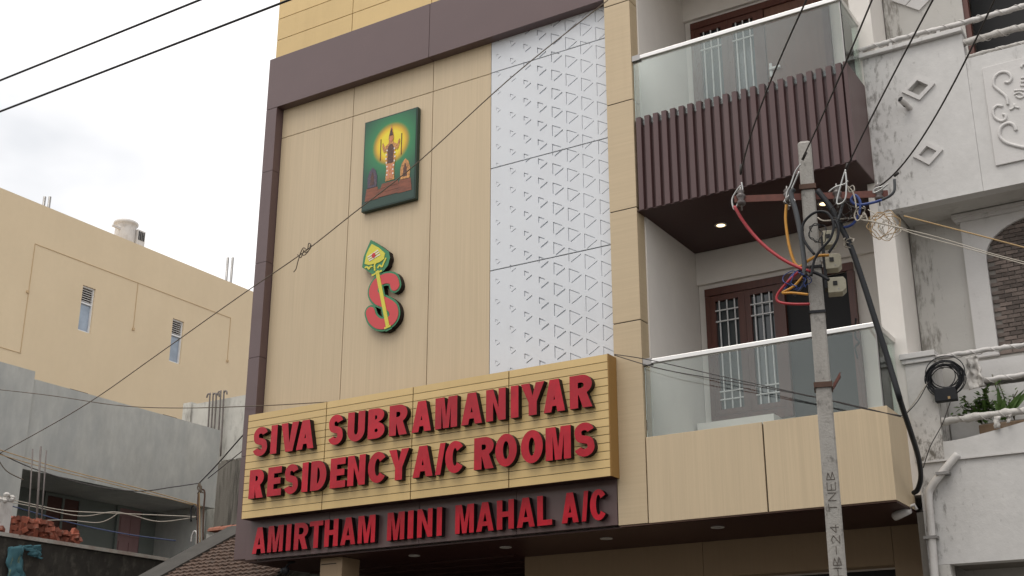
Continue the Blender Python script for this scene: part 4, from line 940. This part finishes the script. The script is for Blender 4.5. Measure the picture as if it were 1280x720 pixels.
# tangled bundle of thin pale wires
rnd = random.Random(3)
def tangle(c, R, n_, m, label, Y):
    th_ = thing('wire_tangle', at(c[0], c[1], Y), label, 'wire tangle')
    for k in range(n_):
        ph = rnd.uniform(0, 6); rr = R*rnd.uniform(.35, 1.0); ex = rnd.uniform(.6, 1.25); ox_, oy_ = rnd.uniform(-.35, .35)*R, rnd.uniform(-.35, .35)*R; pts = []
        for i in range(15):
            a = ph+i*.55; q = at(c[0]+ox_+rr*ex*math.cos(a)*rnd.uniform(.7,1.3)+rnd.uniform(-2,2), c[1]+oy_+rr*math.sin(a)*rnd.uniform(.7,1.3), Y+rnd.uniform(-.04,.04)); pts.append(q)
        MB().tube(smoothpts(pts, 4), .0035, 4).build('strand', m, th_, True)
tangle((1056,262), 13, 3, 'wire_dark', 'snarl of thin dark wires around the third insulator', 8.9)
tangle((1078,268), 9, 2, 'wire_pale', 'pale wire snarl beside the blue curl', 8.95)
tangle((988,250), 7, 2, 'alu_wire', 'thin bare wire snarl at the second insulator', 8.86)
tangle((1018,290), 15, 2, 'cable_black', 'loose black wire loops across the pole above the fuse boxes', 8.82)
tangle((1000,352), 13, 2, 'cable_blue', 'loose blue wire loops left of the fuse boxes', 8.85)
tangle((1006,340), 9, 2, 'wire_dark', 'dark wire snarl where the cables meet the pole', 8.83)
tangle((1061,303), 10, 3, 'wire_pale', 'small knot of white wire hanging right of the fuse boxes', 8.95)
tangle((1108,282), 17, 4, 'wire_tan', 'tangle of tan wires under the white parapet corner', 10.4)
tangle((1112,286), 12, 2, 'wire_pale', 'knot of pale wires inside the tan tangle', 10.38)
# overhead conductors leaving towards the far side of the street
for k, (qa, qb, qc, lab) in enumerate((((926,218), (938,150), (1008,0), 'leftmost overhead line rising from the pole'), ((1003,198), (1032,140), (1090,0), 'second overhead line rising from the pole'),
                              ((1057,213), (1088,146), (1166,0), 'third overhead line rising from the pole'), ((1100,232), (1151,200), (1243,0), 'rightmost overhead line rising from the pole'))):
    Ya = 8.9 if k < 3 else 9.2; p0, p1, p2 = at(*qa, Ya), at(*qb, Ya-.62), at(*qc, 7.0)
    pts = [p0*(1-t)**2+p1*2*t*(1-t)+p2*t*t for t in [i/20 for i in range(21)]]
    dd = (pts[-1]-pts[-2]).normalized(); pts += [p2+dd*2+Vector((0,0,.05)), p2+dd*6+Vector((0,0,.4)), p2+dd*14+Vector((0,0,1.8))]
    cable('overhead_line', pts, .0065, 'wire_dark', lab, 'wire', n=6, smooth=False)
for k, (a, b) in enumerate((((926,218),(926,205)), ((1003,200),(1008,190)), ((1057,213),(1060,204)), ((1118,220),(1123,216)))):
    cable('line_splice', [at(*a, 8.88 if k < 3 else 9.2), at(*b, 8.86 if k < 3 else 9.18)], .011, 'wire_dark', ('dark splice sleeve on the %s overhead line' % ('leftmost', 'second', 'third', 'rightmost')[k]), 'splice', smooth=False)
# wires along the street and to the houses
cable('street_wire', sagline(atx(-900,95+ -0,-20) if False else Vector((-32, 9, 9.80)), Vector((14, 9, 10.02)), .12), .0135, 'cable_black', 'upper black wire crossing the sky at the top left', 'wire', smooth=False)
cable('street_wire', sagline(Vector((-32, 9, 9.30)), Vector((14, 9, 9.56)), .12), .0135, 'cable_black', 'lower black wire crossing the sky at the top left', 'wire', smooth=False)
cable('service_wire', [at(760,0,10.3), at(640,96,10.2), at(520,205,10.15), at(440,268,10.15), at(380,315,10.15), at(300,370,10.2), at(200,441,10.6), at(110,504,11.0), at(25,553,11.4), at(-60,598,11.5)], .006, 'wire_brown', 'long thin brown wire slanting across the hotel front past the picture', 'wire', n=6)
tg = thing('wire_knot', at(378,316,10.15), 'frayed string knot tied on the slanting brown wire', 'string')
for l_ in (((374,320),(379,310),(384,312),(386,304),(389,308),(382,318),(377,319)), ((372,318),(376,322),(380,312)), ((375,318),(372,328),(370,336),(367,340)), ((381,316),(386,313),(388,306))):
    MB().tube(smoothpts(pc_(l_, 10.14), 5), .006, 5).build('strand', 'wire_brown', tg, True)
cable('service_wire', [at(-30,484,10.6), at(60,494,10.6), at(150,507,10.6), at(230,510,10.5), at(330,507,10.42), at(420,502,10.45), at(480,500,10.56)], .0055, 'wire_brown', 'thin wire running level from the grey house behind the top edge of the gold sign', 'wire', n=6)
for k, (q, lab) in enumerate((((( 768,443),(812,450),(900,470),(1000,492),(1060,505),(1126,521)), 'thin wire sloping from the gold sign across the lower balcony glass'),
          (((768,444),(830,462),(920,478),(1020,497),(1080,511),(1128,520)), 'second thin wire sloping across the lower balcony glass'))):
    cable('service_wire', pc_(q, 10.32), .0045, 'wire_dark', lab, 'wire', n=5)
for k, (q, m, Y, lab) in enumerate((
    (((1130,270),(1180,283),(1230,296),(1290,312)), 'wire_tan', 10.7, 'tan wire running from the tangle across the brick arch'),
    (((1085,262),(1130,288),(1200,308),(1290,333)), 'wire_pale', 10.6, 'upper pale wire crossing below the tan wire at the arch'),
    (((1120,284),(1170,296),(1240,317),(1290,330)), 'wire_pale', 10.62, 'lower pale wire crossing below the tan wire at the arch'),
    (((1160,478),(1148,500),(1135,515),(1128,522)), 'wire_dark', 10.95, 'thin black wire from the cable coil to the balcony corner'),
    (((1188,502),(1178,530),(1163,558),(1154,585)), 'wire_dark', 10.95, 'thin black wire dropping from the junction box'),
    (((1130,520),(1145,500),(1158,480)), 'wire_pale', 10.93, 'faint grey wire slanting up to the cable coil'))):
    cable('service_wire', pc_(q, Y), .0045 if m != 'wire_tan' else .007, m, lab, 'wire', n=5)

# ================================================================== LEFT: YELLOW BUILDING
YX = -24.0
yb = thing('yellow_building', (-27, 20, 0), 'tall pale yellow blank-sided building behind the grey house', 'building')
wins = [(19.04, 19.42, 10.86, 12.0), (21.97, 22.36, 10.82, 11.98)]
# the wall faces +X: built as a prism in (y,z) and turned
def wall_x(name, outer, holes, x, t, m, parent):
    b = MB().prism([outer]+[h[::-1] for h in holes], 0, t); b.v = [(x-v[1], v[0], v[2]) for v in b.v]
    return b.build(name, m, parent)
wall_x('wall', [(6, 0), (30, 0), (30, 13.57), (6, 13.57)], [[(a,c),(b,c),(b,d),(a,d)] for a, b, c, d in wins], YX, .3, 'yellow_plaster', yb)
bx('roof_slab', 'yellow_plaster', yb, -36, YX-.31, 6, 30, 12.2, 12.4)
bx('far_wall', 'yellow_plaster', yb, -36, YX-.301, 6, 6.3, 0, 13.57)
for a, b, c, d_ in wins:
    w_ = bx('window', 'room_dark', yb, YX-.28, YX-.25, a, b, c, d_)
    for q in ((a, a+.035, c, d_), (b-.035, b, c, d_), (a+.035, b-.035, c, c+.035), (a+.035, b-.035, d_-.035, d_), (a+.035, b-.035, d_-.44, d_-.40)):
        bx('frame', 'grille_white', w_, YX-.10, YX-.045, q[0], q[1], q[2], q[3])
    for k in range(6):
        z = d_-.39+k*.056
        o = MB().obox((YX-.08, (a+b)/2, z+.03), (.028, 0, -.022), (0, (b-a)/2-.037, 0), (.002, 0, .003)).build('louvre', 'pipe_white', w_)
    bx('pane', 'pane_sky_tint', w_, YX-.095, YX-.088, a+.035, b-.035, c+.035, d_-.44)
for y0, z0, y1, z1 in ((17.55, 12.56, 24.03, 12.56), (17.55, 9.9, 17.55, 12.55), (20.70, 11.36, 20.70, 12.55), (24.03, 11.36, 24.03, 12.55), (15.5, 9.9, 17.54, 9.9)):
    bx('groove_bead', 'yellow_line', yb, YX+.001, YX+.010, min(y0,y1)-.008, max(y0,y1)+.008, min(z0,z1)-.008, max(z0,z1)+.008)
for y, r_ in ((17.52, 11.36), (20.70, 11.33), (24.03, 11.33)): bx('bead_end', 'yellow_line', yb, YX+.001, YX+.03, y-.03, y+.03, r_-.03, r_+.03)
for q in ((56,246,262), (62.5,246,264), (285,322,356), (291,322,359)):
    a = atx(q[0], q[1], -24.3); MB().tube([(a.x, a.y, 12.4), (a.x, a.y, a.z)], .035, 8).build('vent_pipe', 'steel_dull', yb, True)
tk = thing('roof_vent', (-24.9, 20.8, 13.5), 'round white ventilator housing on the yellow building roof', 'ventilator')
c = atx(157, 286, -24.9)
MB().lathe((c.x, c.y, 0), [(.27, 12.4), (.27, c.z-.10), (.27, c.z+.02), (.30, c.z+.08), (.32, c.z+.10), (.32, c.z+.15), (.28, c.z+.18), (.15, c.z+.20)], 24).build('drum', 'pipe_white', tk, True)
MB().box(c.x-.25, c.x+.30, c.y+.16, c.y+.42, 12.4, c.z-.02).build('louvre_box', 'pipe_white', tk)
for k in range(4): MB().box(c.x+.302, c.x+.31, c.y+.19+k*.055, c.y+.225+k*.055, c.z-.30, c.z-.06).build('louvre', 'room_dark', tk)
MB().box(c.x+.05, c.x+.1, c.y-.50, c.y-.24, c.z-.12, c.z-.07).build('bracket', 'pipe_white', tk)

# ================================================================== LEFT: GREY HOUSE
GX = -16.0
gh = thing('grey_house', (-17, 13.5, 0), 'unpainted grey cement house with a shaded porch of doors', 'house')
bx('upper_wall', 'grey_cement', gh, GX-.2, GX, 11.97, 16.0, 5.42, 6.80)
bx('upper_wall', 'grey_cement', gh, GX-.2, GX+.06, 7.0, 11.965, 0, 6.90)
bx('upper_wall', 'grey_cement', gh, -19, GX-.201, 15.8, 16.0, 0, 6.79)
bx('porch_soffit', 'grey_cement', gh, -18.0, GX-.003, 7.0, 15.79, 5.425, 5.55)
bx('roof_deck', 'grey_cement', gh, -21, GX-.205, 7.0, 16, 6.0, 6.2)
bx('porch_wall', 'porch_wall', gh, -17.4, -17.2, 11.97, 15.8, 0, 5.42)
bx('porch_end', 'porch_wall', gh, -17.19, GX-.205, 11.968, 12.06, 0, 5.42)
bx('porch_floor', 'grey_cement', gh, -17.19, GX+.0, 12.07, 15.79, 2.9, 3.1)
def shutter(y0, y1, z0, z1, m, frame='pipe_white', name='door', split=True):
    X = -17.2; d_ = bx(name, m, gh, X, X+.03, y0, y1, z0, z1)
    for q in ((y0-.05, y0, z0, z1+.05), (y1, y1+.05, z0, z1+.05), (y0, y1, z1, z1+.05)): bx('frame', frame, d_, X, X+.05, q[0], q[1], q[2], q[3])
    if split: bx('mullion', frame, d_, X+.03, X+.05, (y0+y1)/2-.02, (y0+y1)/2+.02, z0, z1)
    return d_
shutter(13.42, 14.06, 4.1, 5.36, 'brown_shutter', 'porch_wall', 'window')
d_ = shutter(14.93, 15.42, 3.1, 5.38, 'pink_door', 'porch_wall', split=False)
for zk in range(5):
    for yk in (0, 1): bx('door_panel', 'pink_door', d_, -17.17, -17.155, 14.97+yk*.225, 15.155+yk*.225, 3.2+zk*.43, 3.53+zk*.43)
shutter(16.12, 16.75, 3.1, 5.38, 'brown_shutter', 'porch_wall')
bx('porch_wall', 'porch_wall', gh, -17.4, -17.201, 15.81, 17.6, 0, 5.9)
for q in ((88,110,484), (204,221,519)):
    a = atx(q[0], q[2], GX-.1); b = atx(q[1], q[2]+7, GX-.1); MB().box(a.x-.1, a.x, a.y, b.y, 6.80, 6.84).build('coping_scrap', 'rust_dark', gh)
# wall beyond with hooked bars
rw = thing('rooftop_wall', (-17.2, 17.2, 0), 'cracked pale plaster wall stub behind the grey house roof', 'wall')
bx('panel', 'grey_old', rw, -17.95, -14.6, 17.0, 17.2, 0, 7.74)
bx('end_post', 'grey_old', rw, -18.02, -17.8, 16.96, 17.22, 0, 7.78)
for k, px in enumerate((262.5, 266.5, 270.5, 276, 280)):
    a = at(px, 494-(k > 2)*3, 16.9); b = at(px-2, 541, 16.9); h = .045*(1 if k in (1, 4, 2) else -1)
    pts = [Vector((b.x, b.y, 6.6)), Vector((a.x, a.y, a.z-.05)), Vector((a.x, a.y, a.z)), Vector((a.x+h*.6, a.y, a.z+.03)), Vector((a.x+h*1.4, a.y, a.z+.02)), Vector((a.x+h*1.8, a.y, a.z-.04))]
    o = MB().tube(smoothpts(pts, 4), .016, 6).build('hooked_bar', 'rebar', None, True)
    tag(o, 'rusty reinforcing bar with hooked top, %s of five by the rooftop wall' % ('leftmost', 'second from left', 'middle', 'second from right', 'rightmost')[k], 'rebar', 'hooked bars by the rooftop wall')
ww = thing('weathered_wall', (-14.7, 15.6, 0), 'dark streaked cement wall between the grey house and the hotel', 'wall')
bx('panel', 'weathered', ww, -15.50, -12.0, 15.5, 15.65, 0, 6.07)
for k in range(7):
    x = -15.4+k*.17; MB().obox((x, 15.56, 6.07+.025), (.05, .02*random.random(), .01*random.uniform(-1,1)), (0, .04, 0), (0, 0, .018)).build('rubble_brick', 'weathered', ww)

# ================================================================== LEFT: LOW TERRACE WALL, BRICK HEAP, TILED ROOF
TX = -14.0
lw = thing('terrace_wall', (-14.1, 11, 0), 'black mossy terrace wall with pale coping under the grey house', 'wall')
bx('wall', 'mossy', lw, TX-.22, TX, 6.5, 14.0, 0, 4.05)
bx('coping', 'coping', lw, TX-.24, TX+.03, 6.5, 14.0, 4.052, 4.10)
bx('terrace', 'mossy', lw, -16.9, TX-.225, 6.5, 14.0, 3.0, 3.2)
rb = random.Random(11); bme = None
k = 0
spots = []
for px in [-5, -2]+[13+i_*1.55 for i_ in range(56)]:
    base = atx(px, 668, TX-.12); ht = .23 if px < 45 else max(.04, .21*(1-(px-45)/66)**.8)
    for lay in range(max(1, int(ht/.085)+1)):
        spots.append((TX-.12+rb.uniform(-.13, .09), base.y+rb.uniform(-.06, .06), 4.135+lay*.07+rb.uniform(-.01, .03)))
bpar = None
for (x, y, z) in spots:
    if bme is None:
        o = MB().box(-.045, .045, -.075, .075, -.030, .030).build('loose_brick', 'brick_red'); bme = o.data
        md = None
    else: o = link('loose_brick', bme)
    o.location = (x, y, z); upright = rb.random() < .25
    o.rotation_euler = (rb.uniform(-.5, .5)+(math.pi/2 if upright else 0), rb.uniform(-.5, .5), rb.uniform(-1.6, 1.6))
    tag(o, 'red clay brick in the tumbled heap on the terrace wall', 'brick', 'bricks heaped on the terrace wall')
for k, (a, b) in enumerate((((41,561),(36,668)), ((51,558),(46,672)), ((58,563),(53,660)))):
    pa = atx(a[0], a[1], TX-.15); pb = atx(b[0], b[1], TX-.15)
    tag(MB().tube([Vector((pb.x, pb.y, 3.9)), Vector((pa.x, pa.y, pa.z))], .010 if k != 1 else .015, 6).build('reinforcing_bar', 'rebar', None, True),
        'upright rusty bar rising from the brick heap, %s of three' % ('leftmost', 'thick middle one', 'rightmost')[k], 'rebar', 'bars in the brick heap')
pt = thing('white_post', atx(8, 668, TX-.1), 'thin white post with a crumpled white top at the left edge', 'post')
a = atx(8, 628, TX-.1); MB().box(a.x-.04, a.x+.04, a.y-.11, a.y+.07, 4.05, a.z).build('post', 'pipe_white', pt)
m = MB()
for k in range(9): m.lathe(Vector((a.x, a.y-.02, a.z+.02))+Vector((rb.uniform(-.03,.03), rb.uniform(-.10,.10), rb.uniform(-.02,.07))), [(.012,-.035),(.04,-.01),(.045,.01),(.02,.035)], 7)
m.build('crumpled_cap', 'cloth_white', pt)
cloth('hanging_cloth', [atx(9,684,TX+.05), atx(30,682,TX+.05), atx(31,760,TX+.05), atx(10,765,TX+.05)], 'cloth_blue', 'faded blue and yellow cloth hanging on the black terrace wall', 'cloth', .07, 18, 22, seed=9)
cloth('cloth_bunch', [atx(26,681,TX+.06), atx(51,682,TX+.06), atx(50,700,TX+.06), atx(38,692,TX+.06)], 'cloth_blue', 'bunched blue cloth end tied right of the hanging cloth', 'cloth', .06, 12, 10, seed=13)
# tiled roof: slopes down towards the street
tr = thing('tiled_roof_house', (-11.3, 12.5, 0), 'low house with an old clay tile roof beside the hotel', 'house')
VX = -12.5; RY, RZ = 13.0, 4.36; EY_, EZ = 10.6, 3.06; slp = (RZ-EZ)/(RY-EY_); L_ = math.hypot(RY-EY_, RZ-EZ)
def rp(x, s, h=0):     # s metres down the slope from the ridge, h above the plane
    c_, s_ = (RY-EY_)/L_, (RZ-EZ)/L_; return Vector((x, RY-c_*s-s_*h, RZ-s_*s+c_*h))
m = MB(); tw, tl = .105, .13; nx = int((-10.20-VX)/tw); nrw = int(L_/tl)
for i in range(nx):
    for j in range(nrw):
        x = VX+.12+i*tw+rb.uniform(-.008, .008); s0 = j*tl+rb.uniform(-.012, .012); vs = []
        tilt = rb.uniform(-.012, .012)
        for e, (s, hh_) in enumerate(((s0, .006), (s0+tl*1.12, .030))):
            for q in range(5):
                a = math.pi*q/4; vs.append(rp(x+tw*.5-math.cos(a)*tw*.40, s, hh_+math.sin(a)*.034+tilt*(q-2)*.5))
        m.add(vs, [(q, q+1, q+6, q+5) for q in range(4)]+[(5,6,7,8,9)])
tiles = m.build('clay_tiles', 'clay_tile', tr); tiles['kind'] = 'stuff'
m = MB(); q = [rp(VX, -.02, -.03), rp(-10.18, -.02, -.03), rp(-10.18, L_, -.03), rp(VX, L_, -.03)]
m.add(q+[p_-Vector((0,0,.06)) for p_ in q], [(0,3,2,1),(4,5,6,7),(0,1,5,4),(1,2,6,5),(2,3,7,6),(3,0,4,7)]).build('roof_deck', 'mossy', tr)
m = MB(); w = .17
q = [rp(VX-w, -.05, .07), rp(VX+.30, -.05, .07), rp(VX+.30, L_, .07), rp(VX-w, L_, .07)]
m.add(q+[p_-Vector((0,0,.25)) for p_ in q], [(0,3,2,1),(4,5,6,7),(0,1,5,4),(1,2,6,5),(2,3,7,6),(3,0,4,7)]).build('verge', 'verge_cement', tr)
bx('gable_wall', 'mossy', tr, VX-.05, VX, 10.7, 15.3, 0, 3.05); bx('front_wall', 'mossy', tr, VX, -10.18, 10.75, 10.9, 0, 3.0)
rme = None
for k in range(13):
    x = VX-.5+.21*k+.05
    if rme is None:
        b = MB(); vs = []
        for e in (-.11, .115):
            for q in range(7): a = math.pi*q/6; vs.append((e, -math.cos(a)*.075, math.sin(a)*(.062 if e < 0 else .072)))
        b.add(vs, [(q, q+7, q+8, q+1) for q in range(6)]+[(0,1,2,3,4,5,6)]); o = b.build('ridge_tile', 'clay_ridge', tr); rme = o.data
    else: o = link('ridge_tile', rme, tr)
    o.location = (x, RY+.02, RZ+.02)
m = MB(); m.add([(VX-.6, RY, RZ), (-10.18, RY, RZ), (-10.18, 15.4, 3.05), (VX-.6, 15.4, 3.05)], [(0,1,2,3)]).build('rear_slope', 'clay_tile', tr)
bx('ridge_wall', 'grey_old', tr, VX-.6, -10.18, RY-.02, RY+.06, 3.0, RZ-.005)
# bent conduit pipes beside the roof
for k, (l_, r_, mm, lab) in enumerate(((((254,730),(254,650),(256,618),(253,612),(248,618),(247,660),(246,730)), .012, 'rust_dark', 'tall rusty conduit bent over like a hook before the tiled roof'),
    (((246,650),(246,640),(243,632),(239,636),(239,652)), .012, 'cable_black', 'short dark pipe bend left of the tall hooked conduit'),
    (((246,690),(246,668),(243,664),(240,670),(239,677)), .011, 'pipe_white', 'small white pipe bend below the dark pipe bend'),
    (((249,612),(250,680),(249,730)), .008, 'wire_tan', 'straight tan conduit standing inside the hooked conduit'))):
    cable('conduit', [at(a, b, 12.75) for a, b in l_], r_, mm, lab, 'pipe')
kn = thing('wire_knot', at(249,612,12.7), 'small bundle of string tied at the top of the conduits', 'string')
for l_ in (((249,604),(247,610),(250,614),(252,609),(249,606),(251,616)), ((248,606),(250,612),(247,617)), ((250,604),(252,614),(254,616))):
    MB().tube(smoothpts([at(a, b, 12.7) for a, b in l_], 4), .01, 5).build('strand', 'wire_brown', kn, True)
for k, (q, mm, r_, lab) in enumerate((
    (((-20,557,13.5),(40,585,13.3),(110,606,13.1),(170,614,13),(215,609,12.8),(249,604,12.7)), 'wire_dark', .008, 'dark wire sagging from the grey house to the conduit top'),
    (((249,604,12.7),(270,582,12),(300,548,10.95),(312,535,10.75)), 'wire_dark', .009, 'dark wire climbing from the conduit top to the hotel frame'),
    (((260,598,12.4),(280,582,11.8),(300,566,10.95),(312,556,10.75)), 'wire_dark', .006, 'second thinner wire climbing beside the dark one to the hotel frame'),
    (((-20,556,13.2),(40,575,13.2),(100,592,13.1),(180,612,13),(250,632,12.8)), 'wire_tan', .007, 'tan wire strung low before the grey wall'),
    (((-20,562,13.2),(50,583,13.2),(120,600,13.1),(190,618,13),(252,634,12.8)), 'wire_tan', .006, 'second tan wire just under the first'),
    (((-20,616,13.2),(30,628,13.2),(80,638,13.1),(130,641,13),(200,644,12.9),(248,646,12.8)), 'wire_pale', .0065, 'upper pale wire sagging across the porch'),
    (((-20,621,13.2),(40,633,13.2),(100,645,13.1),(140,640,13),(165,644,12.95),(200,652,12.9),(248,646,12.8)), 'wire_pale', .0065, 'lower wavy pale wire crossing the porch'),
    (((20,652,13.2),(80,650,13.1),(125,653,13),(150,640,13)), 'wire_pale', .006, 'short loose pale wire before the pink door'),
    (((-20,622,13.2),(40,640,13.2),(95,655,13.1),(160,668,13),(220,676,12.9)), 'wire_blue', .008, 'blue wire crossing the porch below the pale wires'),
    (((-10,560,13.2),(0,578,13.2),(10,590,13.1),(30,600,13.1)), 'wire_brown', .008, 'brown wire end dropping at the left edge'))):
    cable('house_wire', [atx(p_[0], p_[1], -15.2+2.0*max(0, p_[0])/250) if p_[0] < 255 else at(*p_) for p_ in q], r_, mm, lab, 'wire', n=5)
